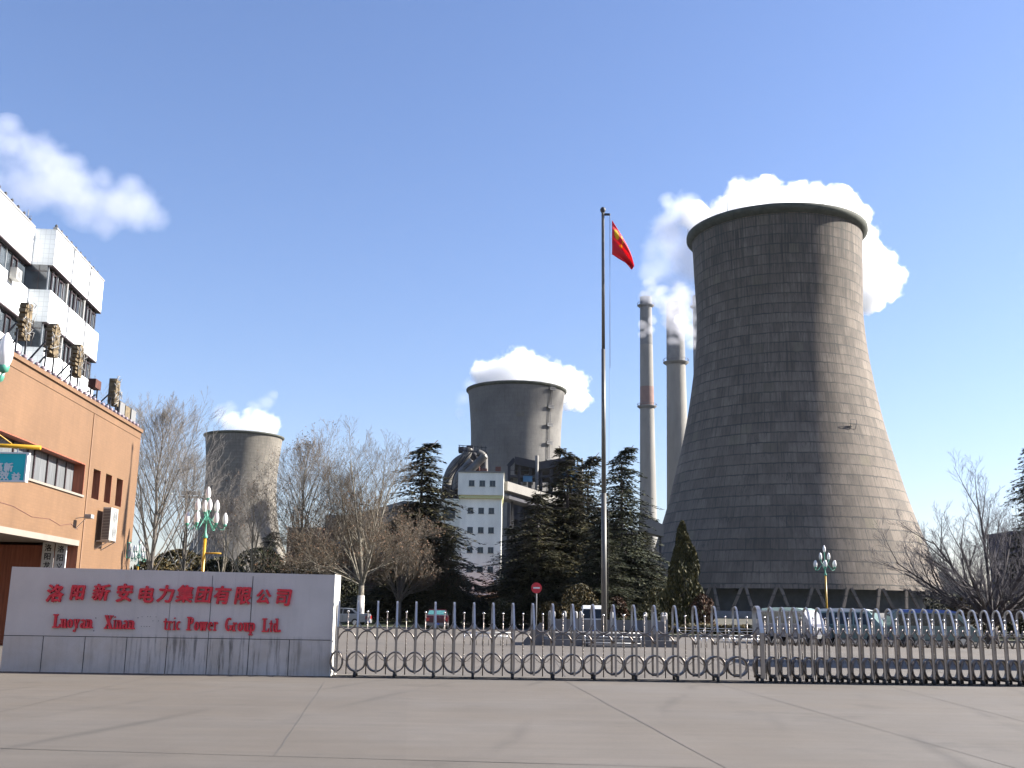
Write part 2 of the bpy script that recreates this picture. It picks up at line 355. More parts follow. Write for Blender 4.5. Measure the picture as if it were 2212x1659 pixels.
M['tyre'] = M['rubber']; M['rimalu'] = mat('wheel rim', (.4, .4, .41), .35, .7)
M['carglass'] = mat('car glass', (.012, .015, .018), .12, spec=.4)
M['carglass_teal'] = mat('car glass teal', (.06, .17, .17), .1, spec=.8)
M['lamp_red'] = mat('tail lamp', (.35, .01, .01), .3); M['lamp_clear'] = mat('head lamp', (.6, .6, .62), .15)
M['plate_blue'] = mat('number plate blue', (.02, .06, .35), .4)
def paint(name, c): return mat(name, c, .28, .1, nscale=1.5, namt=.06)

# ------------------------------------------------------------------ ground and setting
g = MB(); g.quad((-2400, -60, 0), (2400, -60, 0), (2400, 3000, 0), (-2400, 3000, 0)); o = g.build('ground', M['ground']); tag(o, kind='structure')
def strip(mb, a, b, w, z=.004):
    a = Vector((a[0], a[1], z)); b = Vector((b[0], b[1], z)); n = 14; d = (b - a); p = Vector((-d.y, d.x, 0)).normalized() * w / 2
    off = [random.uniform(-.012, .012) for _ in range(n + 1)]; ww = [random.uniform(.6, 1.25) for _ in range(n + 1)]
    for i in range(n):
        q0 = a + d * (i / n) + p.normalized() * off[i]; q1 = a + d * ((i + 1) / n) + p.normalized() * off[i + 1]
        mb.quad(q0 - p * ww[i], q1 - p * ww[i + 1], q1 + p * ww[i + 1], q0 + p * ww[i])
j = MB()
strip(j, (-14, 13.1), (2.35, 11.62), .022)
strip(j, (2.35, 11.62), (12, 10.6), .018)
tag(j.build('pavement_crack', M['joint']), kind='structure')
j = MB()
strip(j, (-2.5, 12.1), (-3.9, 23.6), .016); strip(j, (2.3, 11.6), (1.3, 25.0), .016); strip(j, (5.5, 11.3), (4.7, 25.0), .014); strip(j, (7.5, 11.1), (8.6, 25.0), .012)
strip(j, (-7.2, 12.5), (-7.9, 25.0), .01); strip(j, (12, 10.6), (12.8, 25), .01)
for yy in (33, 41.5, 58): strip(j, (-14, yy), (30, yy + 1), .05)
for k in range(7): strip(j, (-9 + k * 5.2, 26.5), (-11 + k * 6.4, 57), .03)
tag(j.build('pavement_joints', M['joint_faint']), kind='structure')
# planted islands with kerbs behind the yard
def island(pts, name):
    mb = MB(); mb.prism(pts, .0, .13); tag(mb.build(name + '_kerb', M['kerb']), kind='structure')
    cx = sum(p[0] for p in pts) / len(pts); cyy = sum(p[1] for p in pts) / len(pts)
    q = [(cx + (x - cx) * .992, cyy + (y - cyy) * .992) for x, y in pts]
    mb = MB(); mb.quad(*[(x, y, .136) for x, y in q]); o = mb.build(name + '_grass', M['grass']); tag(o, kind='structure')
island([(-40, 76), (-5, 80), (-4, 130), (-60, 130)], 'left_island')
island([(4.5, 68), (22, 66), (30, 120), (4.5, 120)], 'middle_island')
island([(24, 66), (60, 60), (80, 120), (32, 120)], 'right_island')
mb = MB(); mb.quad((-2390, 132, .02), (2390, 132, .02), (2390, 2990, .02), (-2390, 2990, .02)); mb.quad((-2390, -50, .02), (-62, -50, .02), (-62, 131.99, .02), (-2390, 131.99, .02)); mb.quad((82, -50, .02), (2390, -50, .02), (2390, 131.99, .02), (82, 131.99, .02))
tag(mb.build('far_ground', M['soil']), kind='structure')

# ------------------------------------------------------------------ sign wall
KW = 25.4 / 23.6
WX0, WX1, WY, WZ = -11.70, -4.11, 25.4, 2.36
wall = empty('sign_wall', (WX0, WY, 0), 0, 'long grey granite wall with red Chinese and English company lettering', 'sign wall')
wl = WX1 - WX0
mb = MB()
mb.add([(0, 0, 0), (wl, 0, 0), (wl, .85, 0), (0, .85, 0), (0.02, 0, WZ + .02), (wl, 0, WZ - .06), (wl, .85, WZ - .06), (.02, .85, WZ + .02)],
       [(0, 3, 2, 1), (4, 5, 6, 7), (0, 1, 5, 4), (1, 2, 6, 5), (2, 3, 7, 6), (3, 0, 4, 7)])
mb.build('stone_block', M['granite'], wall)
mb = MB(); mb.box(wl - .001 + .001, wl + .03, -.012, .86, 0, WZ - .05); mb.build('end_panel', M['granite_end'], wall)
mb = MB(); mb.box(wl + .0301, wl + .045, .36, .50, 0, WZ - .75); mb.build('end_slot', M['dark'], wall)
mb = MB(); jz = 0.80
mb.box(0, wl, -.005, -.001, jz + .0, jz + .014)
for q in (-10.01, -9.11, -8.21, -7.34, -6.46, -5.58, -4.71):
    x = q * KW - WX0; mb.box(x - .007, x + .007, -.0055, -.001, 0.0, jz - .001)
for q, w in ((-7.34, .003), (-6.46, .005), (-5.58, .007)):
    x = q * KW - WX0; mb.box(x - w, x + w, -.0055, -.001, jz + .015, WZ - (.7 if w < .004 else .12))
mb.build('panel_joint', M['dark'], wall)
# Chinese characters
def text_mesh(body, size, extrude, offset, align='CENTER', shear=0, bold=0):
    c = bpy.data.curves.new('tmp', 'FONT'); c.body = body; c.size = size; c.extrude = extrude; c.offset = offset; c.align_x = align; c.align_y = 'CENTER'; c.shear = shear
    c.resolution_u = 3; o = bpy.data.objects.new('tmp', c); col.objects.link(o)
    dg = bpy.context.evaluated_depsgraph_get(); me = bpy.data.meshes.new_from_object(o.evaluated_get(dg)); bpy.data.objects.remove(o)
    xs = [v.co.x for v in me.vertices]; ys = [v.co.y for v in me.vertices]
    cx, cyy = (min(xs) + max(xs)) / 2, (min(ys) + max(ys)) / 2
    for v in me.vertices: v.co.x -= cx; v.co.y -= cyy
    if not bold: return me
    V0 = [v.co.copy() for v in me.vertices]; F0 = [tuple(p.vertices) for p in me.polygons]; V = []; Fc = []
    for k, (dx, dy) in enumerate(((0, 0), (bold, 0), (-bold, .3 * bold), (.3 * bold, -bold), (-.2 * bold, bold))):
        b = len(V); V += [(p.x + dx, p.y + dy, p.z * (1 - .03 * k)) for p in V0]; Fc += [tuple(b + i for i in f) for f in F0]
    m2 = bpy.data.meshes.new('character'); m2.from_pydata(V, [], Fc); m2.update(); return m2
chars = [(-9.838, 1.77), (-9.352, 1.79), (-8.845, 1.804), (-8.338, 1.802), (-7.864, 1.776), (-7.443, 1.792), (-7.038, 1.798), (-6.615, 1.784), (-6.21, 1.784), (-5.77, 1.774), (-5.314, 1.764), (-4.874, 1.75)]
rj = random.Random(3)
for ch, (x, z) in zip('洛阳新安电力集团有限公司', chars):
    me = text_mesh(ch, .40 if ch not in '公阳' else .35, .035, 0, shear=.12, bold=.013); me.name = 'character'; me.materials.append(M['sign_red'])
    o = bpy.data.objects.new('character', me); col.objects.link(o); o.parent = wall
    o.location = (x * KW - WX0, -.04, (z - 1.6) * KW + 1.6); o.rotation_euler = (pi / 2, rj.uniform(-.05, .05), 0); o.scale = (1.0, rj.uniform(.98, 1.1), 1)
# serif latin letters
def serif(mb, ch, x0, w, h):
    """one bold condensed serif letter as separate strokes in the xz plane, x from x0, width w, cap height h"""
    k = w * .33; t = h * .10; xh = h * .66
    def V(cx, z0, z1, wd=k, top=1, bot=1, s=.5):
        polys.append([(cx - wd / 2, z0), (cx + wd / 2, z0), (cx + wd / 2, z1), (cx - wd / 2, z1)])
        if bot: polys.append([(cx - wd * (.5 + s), z0), (cx + wd * (.5 + s), z0), (cx + wd * (.5 + s), z0 + t), (cx - wd * (.5 + s), z0 + t)])
        if top: polys.append([(cx - wd * (.5 + s), z1 - t), (cx + wd / 2 + (wd * s if top == 2 else 0), z1 - t), (cx + wd / 2 + (wd * s if top == 2 else 0), z1), (cx - wd * (.5 + s), z1)])
    def D(xa, za, xb, zb, wd):
        polys.append([(xa - wd / 2, za), (xa + wd / 2, za), (xb + wd / 2, zb), (xb - wd / 2, zb)])
    def A(cx, cz, rx, rz, a0, a1, wk=k, tk=None):
        tk = tk or t; n = max(6, int(abs(a1 - a0) / .35)); 
        for i in range(n):
            p, q = a0 + (a1 - a0) * i / n, a0 + (a1 - a0) * (i + 1) / n
            polys.append([(cx + rx * cos(p), cz + rz * sin(p)), (cx + rx * cos(q), cz + rz * sin(q)), (cx + (rx - wk) * cos(q), cz + (rz - tk) * sin(q)), (cx + (rx - wk) * cos(p), cz + (rz - tk) * sin(p))])
    polys = []; L = x0; R_ = x0 + w; C_ = x0 + w / 2
    if ch == 'L': V(L + w * .3, 0, h, top=2); polys.append([(L + .3 * w, 0), (R_, 0), (R_, h * .28), (R_ - w * .1, h * .28), (R_ - w * .2, t), (L + .3 * w, t)])
    elif ch == 'P': V(L + w * .3, 0, h); A(L + w * .4, h * .72, w * .58, h * .28, -pi / 2, pi / 2)
    elif ch == 'G': A(C_, h / 2, w * .5, h * .5, radians(50), radians(330)); V(R_ - k * .6, h * .08, h * .45, bot=0, top=2, wd=k * .9)
    elif ch == 'X': D(R_ - w * .15, 0, L + w * .15, h, k * 1.1); D(L + w * .12, 0, R_ - w * .12, h, k * .5); [polys.append([(a, b), (a + w * .42, b), (a + w * .42, b + t), (a, b + t)]) for a in (L, R_ - w * .42) for b in (0, h - t)]
    elif ch == 'u': V(L + k * .8, xh * .1, xh, bot=0); A(C_, xh * .3, w * .36, xh * .3, pi, 2 * pi, k * .8); V(R_ - k * .8, 0, xh)
    elif ch == 'n': V(L + k * .8, 0, xh, top=1); A(C_, xh * .72, w * .36, xh * .28, 0, pi, k * .8); V(R_ - k * .8, 0, xh * .75, top=0)
    elif ch == 'r': V(L + w * .35, 0, xh); A(L + w * .68, xh * .75, w * .3, xh * .25, 0, pi * .9, k * .7, t * 1.4)
    elif ch == 'i': V(C_, 0, xh, s=.45); A(C_, h * .87, k * .62, k * .62, 0, 2 * pi, k * .6, k * .6)
    elif ch == 't': V(C_, 0.02, h * .85, top=0, bot=0); polys.append([(L, xh - t), (R_, xh - t), (R_, xh), (L, xh)]); A(C_ + w * .15, h * .1, w * .28, h * .1, pi, 2 * pi, k * .6)
    elif ch == 'c': A(C_, xh / 2, w * .46, xh * .5, radians(50), radians(310))
    elif ch == 'e': A(C_, xh / 2, w * .46, xh * .5, radians(0), radians(310)); polys.append([(L + w * .2, xh * .5), (R_ - w * .1, xh * .5), (R_ - w * .1, xh * .5 + t), (L + w * .2, xh * .5 + t)])
    elif ch == 'o': A(C_, xh / 2, w * .46, xh * .5, 0, 2 * pi)
    elif ch == 'a': A(C_ - w * .06, xh * .3, w * .38, xh * .3, 0, 2 * pi, k * .85); V(R_ - k * .85, 0, xh * .8, top=0, s=.3); A(C_ - w * .02, xh * .75, w * .34, xh * .25, 0, pi * .9, k * .8)
    elif ch == 'd': A(C_ - w * .08, xh * .5, w * .40, xh * .5, 0, 2 * pi, k * .9); V(R_ - k * .85, 0, h)
    elif ch == 'p': A(C_ + w * .08, xh * .5, w * .40, xh * .5, 0, 2 * pi, k * .9); V(L + k * .85, -h * .28, xh)
    elif ch == 'y': D(L + w * .55, xh * .02, L + w * .18, xh, k); D(L + w * .3, -h * .26, R_ - w * .14, xh, k * .5); [polys.append([(a, xh - t), (a + w * .42, xh - t), (a + w * .42, xh), (a, xh)]) for a in (L, R_ - w * .42)]; A(L + w * .25, -h * .2, w * .2, h * .09, pi * .6, 2 * pi, k * .6, h * .05)
    elif ch == 'w': D(L + w * .30, 0, L + w * .12, xh, k * .8); D(L + w * .30, 0, C_, xh, k * .45); D(L + w * .68, 0, C_, xh, k * .8); D(L + w * .68, 0, R_ - w * .1, xh, k * .45); polys.append([(L, xh - t), (R_, xh - t), (R_, xh), (L, xh)])
    elif ch == '.': A(C_, .03, .03, .03, 0, 2 * pi, .029, .029)
    for i, p in enumerate(polys):
        dy = .0006 * (i % 5)
        mb.yprism(p, -.055 - dy, -.002 + .0 * dy)
words = [('Luoyan', -9.823, -8.967, 1.136), ('Xinan', -8.715, -8.06, 1.13), ('tric', -7.439, -7.053, 1.125), ('Power', -6.935, -6.264, 1.122), ('Group', -6.113, -5.458, 1.118), ('Ltd.', -5.307, -4.904, 1.114)]
wid = {'L': 1.15, 'X': 1.35, 'P': 1.2, 'G': 1.3, 'w': 1.4, 'i': .55, 't': .62, 'r': .8, 'c': .85, '.': .4}
for wd, xa, xb, z in words:
    xa = xa * KW - WX0; xb = xb * KW - WX0; z = (z - 1.6) * KW + 1.6 - .105
    tot = sum(wid.get(c, 1) for c in wd); x = xa
    for c in wd:
        ww = (xb - xa) * wid.get(c, 1) / tot
        mb = MB(); serif(mb, c, 0, ww * .98, .31)
        for i, v in enumerate(mb.v): mb.v[i] = (v[0], v[1], v[2])
        mb.build('letter', M['sign_red'], wall, loc=(x, 0, z)); x += ww
mb = MB()
rj = random.Random(5)
for k in range(12):
    x = (-7.93 + rj.choice([0, .06, .12, .18, .24, .30, .36, .4])) * KW - WX0; z = 1.05 + rj.choice([0, 0, .13, .22]); mb.box(x, x + .014, -.006, -.0015, z, z + .014)
for x, z in ((-8.93, 1.22), (-8.95, .93), (-8.02, 1.24)): mb.box(x * KW - WX0, x * KW - WX0 + .02, -.007, -.0012, z, z + .02)
mb.build('bolt_hole', M['dark'], wall)

# ------------------------------------------------------------------ retractable gate
gate = empty('retractable_gate', (-4.11, 25.35, 0), radians(1.2), 'stainless steel folding gate with arched posts and ring panels beside the granite wall', 'gate')
KG = 25.3 / 23.6
gx = [0.15, 0.569, 0.997, 1.413, 1.826, 2.242, 2.655, 3.084, 3.502, 3.936, 4.369, 4.802, 5.237, 5.681, 6.127, 6.574, 7.022, 7.471, 7.913, 8.338, 8.808, 9.289, 9.584, 9.843, 10.103, 10.372, 10.642, 10.912, 11.155, 11.41, 11.66,
      11.93, 12.2, 12.463, 12.73, 12.997, 13.26, 13.53, 13.795, 14.06, 14.33, 14.60, 14.87, 15.14, 15.41, 15.68, 15.95]
gx = [q * KG for q in gx]
SK = .105                                  # the arches stand slightly askew to the run
def post_pts(hd, z0, z1, top, n=10):
    """bent tube: upright rear leg, tight bend near the rear, front run sloping out to the front leg"""
    pts = [Vector((0, hd, z0)), Vector((0, hd, top - .19))]
    for k in range(1, n): a = pi * k / n * .86; pts.append(Vector((0, hd * .28 + hd * .72 * cos(a), top - .19 + .19 * sin(a))))
    pts += [Vector((0, -hd * .72, z0 + .26)), Vector((0, -hd * .95, z0 + .08)), Vector((0, -hd, z0))]
    return pts
def flat_sweep(mb, pts, wx, th):            # rectangular tube bent in the yz plane
    b = len(mb.v); n = len(pts)
    for i, p in enumerate(pts):
        d = (pts[min(i + 1, n - 1)] - pts[max(i - 1, 0)]).normalized(); nn = Vector((0, -d.z, d.y)) * th / 2; x = Vector((wx / 2, 0, 0))
        for q in (p - x - nn, p + x - nn, p + x + nn, p - x + nn): mb.v.append(tuple(q))
    for i in range(n - 1):
        for k in range(4):
            mb.f.append((b + 4 * i + k, b + 4 * i + (k + 1) % 4, b + 4 * i + 4 + (k + 1) % 4, b + 4 * i + 4 + k)); mb.m.append(0); mb.sm.append(False)
    mb.f.append((b, b + 1, b + 2, b + 3)); mb.m.append(0); mb.sm.append(False)
    e = b + 4 * (n - 1); mb.f.append((e, e + 3, e + 2, e + 1)); mb.m.append(0); mb.sm.append(False)
def make_post(wx, hd=.21, top=1.70):
    mb = MB()
    for s in (-1, 1):
        pts = [Vector((0, s * hd, .09)), Vector((0, s * hd, 1.12))]; flat_sweep(mb, pts, wx, .035)
    mb.bar((0, -hd + .018, .16), (0, hd - .018, .16), .03, .03); mb.bar((0, -hd + .018, .85), (0, hd - .018, .85), .02, .02)
    lower = mb.build('post', M['steel'], gate)
    mb = MB(); flat_sweep(mb, post_pts(hd, 1.121, 1.44, top), wx * .96, .032); cap = mb.build('arch_top', M['sleeve'], lower)
    return lower
p0 = make_post(.044); p0.location = (gx[0], 0, 0); p0.rotation_euler = (0, 0, SK)
pcap = kids(p0)[0]
for i, x in enumerate(gx[1:], 1):
    if i == 21: continue
    p = p0.copy(); col.objects.link(p); p.location = (x, 0, 0); c = pcap.copy(); col.objects.link(c); c.parent = p
pw = make_post(.10, .23, 1.72); pw.location = (gx[21], 0, 0); pw.rotation_euler = (0, 0, SK)
def rod_mesh():
    mb = MB(); mb.tube([(0, 0, .06), (0, 0, .5)], .013, 6); mb.tube([(0, 0, .5), (0, 0, 1.44)], .011, 6)
    for z in (.52, .6, .68, .76, .84, 1.06, 1.2, 1.34): mb.lathe([(.011, -.012), (.018, 0), (.011, .012)], 6, (0, 0, z))
    mb.mi = 1; mb.lathe([(.001, -.028), (.02, -.018), (.028, 0), (.02, .018), (.001, .028)], 8, (0, 0, 1.468)); return mb
r0_ = rod_mesh().build('finial_rod', [M['steel'], M['ball']], gate)
def ring_mb(rx, rz, wd=.17):
    mb = MB(); n = 28; cz = .345
    b = len(mb.v)
    for k in range(n):
        a = 2 * pi * k / n
        for (q, y) in ((1.0, -wd / 2), (1.0, wd / 2), (.85, wd / 2), (.85, -wd / 2)): mb.v.append((rx * (1 - (1 - q) * .24 / max(rx, .2)) * cos(a), y, cz + rz * q * sin(a)))
    for k in range(n):
        k2 = (k + 1) % n
        for e in range(4): mb.f.append((b + 4 * k + e, b + 4 * k2 + e, b + 4 * k2 + (e + 1) % 4, b + 4 * k + (e + 1) % 4)); mb.m.append(0); mb.sm.append(True)
    return mb
ring_w = ring_mb(.235, .235, .20).build('ring', M['steel_dark'], gate); ring_n = ring_mb(.14, .24, .20).build('ring', M['steel_dark'], gate)
def link_parts(w):
    n = 10; h = w / 2; out = []
    for nm, f, r in (('upper_link', lambda u: 1.055 + .19 * (u ** 2.4), .019), ('lower_link', lambda u: 1.03 - .20 * (u ** 2.6), .019)):
        mb = MB(); mb.tube([(h * (k / n * 2 - 1) * .96, -.015, f(abs(k / n * 2 - 1))) for k in range(n + 1)], r, 6); out.append(mb.build(nm, M['steel_dark'], gate))
    mb = MB(); mb.tube([(-h * .9, -.015, .50), (-h * .45, -.015, .40), (0, -.015, .345), (h * .45, -.015, .40), (h * .9, -.015, .50)], .006, 4); out.append(mb.build('cable', M['steel_dark'], gate))
    return out
link_w = link_parts(.455); link_n = link_parts(.285)
def wheel_mb():
    mb = MB()
    for s in (-.23, .23):
        mb.tube([(-.03, s, .055), (.03, s, .055)], .055, 10); mb.bar((0, s, .05), (0, s, .13), .05, .03)
    mb.bar((0, -.23, .10), (0, .23, .10), .03, .03); return mb
wh0 = wheel_mb().build('wheel', M['rubber'], gate)
first = {}
def place(proto, x, sx=1.0, y=0):
    if proto.name not in first: o = proto; first[proto.name] = 1
    else: o = proto.copy(); col.objects.link(o)
    o.location = (x, y, 0); o.scale = (sx, 1, 1); return o
for i in range(len(gx)):
    ring = ring_w if i < 21 else ring_n
    if i < len(gx) - 1:
        d = gx[i + 1] - gx[i]; wide = i < 21
        place(r0_, gx[i] + d / 2); [place(q_, gx[i] + d / 2, d / (.455 if wide else .285)) for q_ in (link_w if wide else link_n)]
    place(ring, gx[i], (.5 * (gx[min(i + 1, 46)] - gx[max(i - 1, 0)]) / .47) if 0 < i < 21 else (.62 if i == 0 else 1))
    if (i % 2 == 1 and i < 21) or i >= 21: place(wh0, gx[i])
mb = MB(); mb.box(-.0, 18.4, -.26, -.20, .004, .018); mb.box(0, 18.4, .20, .26, .004, .018)
o = mb.build('gate_track', M['dark'], loc=(-4.08, 25.35, 0), rot=(0, 0, radians(1.2))); tag(o, 'pair of thin dark rails on the concrete under the folding gate', 'rail')

# ------------------------------------------------------------------ cooling towers
def profile_from(yx, axis, Y):
    out = []
    for y, hw in yx:
        p = at(axis(y), y, Y); dc = (p - CAM).dot(fw); d = sqrt(p.x ** 2 + p.y ** 2)
        r = hw * dc / F; r = r / sqrt(1 + (r / d) ** 2); out.append((r, p.z))
    return out
def cooling_tower(name, X, Y, prof, mats, rim, label, nleg=28, legh=None, rods=0):
    root = empty(name, (X, Y, 0), 0, label, 'cooling tower')
    base_r, base_z = prof[-1][0], prof[-1][1]
    # smooth interpolation (Catmull-Rom)
    pr = prof[::-1]; pts = []
    for i in range(len(pr) - 1):
        p0_, p1, p2, p3 = pr[max(i - 1, 0)], pr[i], pr[i + 1], pr[min(i + 2, len(pr) - 1)]
        for k in range(4):
            t = k / 4; f = lambda a, b, c, d: .5 * ((2 * b) + (-a + c) * t + (2 * a - 5 * b + 4 * c - d) * t * t + (-a + 3 * b - 3 * c + d) * t ** 3)
            pts.append((f(p0_[0], p1[0], p2[0], p3[0]), f(p0_[1], p1[1], p2[1], p3[1])))
    pts.append(pr[-1])
    mb = MB(); mb.lathe(pts, 96); mb.build('shell', mats, root)
    mb = MB(); mb.lathe([(r - .45, z) for r, z in pts[::-1]], 64); mb.build('inner_lining', M['t_dark'], root)
    tr, tz = pts[-1]; mb = MB(); oh, th, tk = rim
    mb.lathe([(tr - .05, tz - th), (tr + oh * .55, tz - th + .25 * th), (tr + oh, tz - th * .45), (tr + oh, tz), (tr + oh - .35, tz + .12), (tr - .6, tz + .12), (tr - .6, tz - th)], 96)
    mb.build('rim', M['rim'], root)
    mb = MB()
    for k in range(nleg):
        a = 2 * pi * k / nleg; w = base_r
        for s in (-1, 1):
            a1 = a + s * .25 * 2 * pi / nleg * 1.5; q = .012 * s
            mb.bar((w * cos(a + q), w * sin(a + q), base_z + .3), ((w + base_z * .28) * cos(a1), (w + base_z * .28) * sin(a1), 0), .62, .62)
    mb.build('leg_ring', mats, root)
    mb = MB(); mb.lathe([(base_r * 1.07, 0), (base_r * 1.07, 1.7), (base_r * 1.05, 1.7), (base_r * 1.05, .5)], 72); mb.build('basin_wall', M['stone'], root)
    mb = MB(); mb.lathe([(base_r * .86, 0), (base_r * .86, base_z + 2)], 60); mb.build('water_fill', M['t_dark'], root)
    for k in range(rods):
        a = 2 * pi * (k + .43) / rods + .35; mb = MB(); mb.tube([((tr + oh - .4) * cos(a), (tr + oh - .4) * sin(a), tz), ((tr + oh - .4) * cos(a), (tr + oh - .4) * sin(a), tz + 3.4)], .07, 5)
        mb.build('lightning_rod', M['blacksteel'], root)
    return root, pts
ax = lambda y: 1681.5 + (y - 515) * .0305
big = profile_from([(508, 180.5), (533, 178.5), (560, 177.5), (600, 176.8), (649, 175.2), (689, 174.7), (729, 177), (776, 182), (816, 188), (871, 197.5), (936, 211), (1024, 234), (1093, 254), (1180, 284), (1242, 305), (1278, 316)], ax, 275)
bx = at(1690, 900, 275).x
BT, bpts = cooling_tower('cooling_tower', bx, 275, big, M['t_big'], (1.25, 2.1, 1), 'huge nearest concrete cooling tower with weather-stained courses, right of the flagpole', 30, rods=6)
mid = profile_from([(844, 105), (880, 101), (920, 98.2), (960, 97), (1000, 97), (1050, 99), (1110, 106), (1180, 118), (1250, 134), (1290, 144)], lambda y: 1115 + (y - 845) * .0, 430)
MT, mpts = cooling_tower('cooling_tower', at(1115, 900, 430).x, 430, mid, M['t_mid'], (.7, 1.2, .5), 'smooth grey cooling tower with a ladder, rising behind the pale tall building', 36)
lef = profile_from([(943, 81.5), (970, 79), (1010, 76), (1050, 75.5), (1100, 79), (1140, 86), (1180, 97), (1230, 113), (1285, 133)], lambda y: 526 - (y - 945) * .03, 538)
LT, lpts = cooling_tower('cooling_tower', at(524, 1000, 538).x, 538, lef, M['t_left'], (.9, 1.2, .5), 'smallest brownish cooling tower at left, behind the bare trees', 36)
# ladder with landings on the middle tower
def lad(pts, ang, mats, root, step, z0):
    mb = MB(); tops = [(r, z) for r, z in pts if z > z0]
    for s in (-.35, .35):
        mb.tube([((r + .5) * sin(ang) + s * cos(ang), -(r + .5) * cos(ang) + s * sin(ang), z) for r, z in tops], .10, 4)
    def R(z):
        for (ra, za), (rb, zb) in zip(pts, pts[1:]):
            if za <= z <= zb: return ra + (rb - ra) * (z - za) / (zb - za)
        return pts[-1][0]
    z = tops[0][1]
    while z < tops[-1][1]:
        r = R(z) + .5; mb.bar((r * sin(ang) - .35 * cos(ang), -r * cos(ang) - .35 * sin(ang), z), (r * sin(ang) + .35 * cos(ang), -r * cos(ang) + .35 * sin(ang), z), .12, .12); z += 1.2
    mb.build('ladder', mats, root)
    z = tops[-1][1] - 2; 
    while z > z0 + 4:
        r = R(z) + .8; mb = MB(); t_ = Vector((cos(ang), sin(ang), 0)); n_ = Vector((sin(ang), -cos(ang), 0)); c = n_ * r + Vector((0, 0, z))
        mb.bar(c - t_ * 1.6, c + t_ * 1.6, .25, 1.3)
        for dz in (.6, 1.2): mb.bar(c - t_ * 1.6 + n_ * .6 + Vector((0, 0, dz)), c + t_ * 1.6 + n_ * .6 + Vector((0, 0, dz)), .1, .1)
        mb.build('landing', mats, root); z -= step
lad(mpts, radians(44), M['blacksteel'], MT, 7.2, 35)
# ladder bracket seen on the great tower
mb = MB(); a = radians(25); zz = 48; rr = 30.2
# small service hatch with bracket
mb.box(-.9, .9, -.25, .15, -.2, -.12); mb.bar((-.8, -.2, -.2), (-1.0, .1, -1.6), .1); mb.bar((.8, -.2, -.2), (.7, .1, -1.4), .1); mb.bar((-.9, -.25, .8), (.9, -.25, .8), .07); mb.bar((-.9, -.25, -.1), (-.9, -.25, .8), .07); mb.bar((.9, -.25, -.1), (.9, -.25, .8), .07)
q = at(1780, 905, 246); rb = None
for (ra, za), (rc, zc) in zip(bpts, bpts[1:]):
    if za <= q.z <= zc: rb = ra + (rc - ra) * (q.z - za) / (zc - za)
ang = radians(24); mb.build('wall_bracket', M['blacksteel'], BT, loc=((rb + .5) * sin(ang + .0), -(rb + .5) * cos(ang), q.z), rot=(0, 0, ang))

# ------------------------------------------------------------------ chimneys
def chimney(px, ytop, wtop, wbase, Y, label, rings, band=None, sooty=.22):
    p = at(px, ytop, Y); dc = (p - CAM).dot(fw); r1 = wtop / 2 * dc / F; r2 = wbase / 2 * dc / F; Ht = p.z
    root = empty('chimney', (p.x, Y, 0), 0, label, 'chimney', 'chimneys beside the great cooling tower')
    rad = lambda z: r2 + (r1 - r2) * (z / Ht) ** .8
    cuts = [0, Ht]
    seg = [(0, Ht * (1 - sooty), 'stack'), (Ht * (1 - sooty), Ht, 'stack_top')]
    if band:
        za, zb = band; seg = [(0, za, 'stack'), (za, zb, 'stack_red'), (zb, Ht * (1 - sooty), 'stack'), (Ht * (1 - sooty), Ht, 'stack_top')]
    for k, (a, b, mm) in enumerate(seg):
        mb = MB(); n = 12; mb.lathe([(rad(a + (b - a) * i / n), a + (b - a) * i / n) for i in range(n + 1)], 40)
        if b == Ht: mb.lathe([(rad(Ht), Ht), (rad(Ht) - .5, Ht), (rad(Ht) - .6, Ht - 6)], 40)
        mb.build('shaft', M[mm], root)
    for yr in rings:
        z = at(px, yr, Y).z; r = rad(z); mb = MB()
        mb.lathe([(r, z - 1.3), (r + 1.5, z - .2), (r + 1.5, z), (r, z)], 32)
        for k in range(20):
            a = 2 * pi * k / 20; mb.bar(((r + 1.45) * cos(a), (r + 1.45) * sin(a), z), ((r + 1.45) * cos(a), (r + 1.45) * sin(a), z + 1.3), .12)
        mb.lathe([(r + 1.4, z + 1.2), (r + 1.52, z + 1.2), (r + 1.52, z + 1.35), (r + 1.4, z + 1.35)], 32)
        mb.build('gallery', M['stack_top'], root)
    return root
chimney(1395, 642, 25, 41, 560, 'slender pale chimney with a faded red band, leftmost of the three', (660, 878), (at(1395, 876, 560).z, at(1395, 836, 560).z), .16)
chimney(1458, 655, 37, 56, 450, 'thicker middle chimney half hidden in smoke beside the great tower', (783,), None, .2)
chimney(1513, 640, 34, 46, 600, 'rearmost chimney mostly hidden behind the great cooling tower', (662,), None, .3)

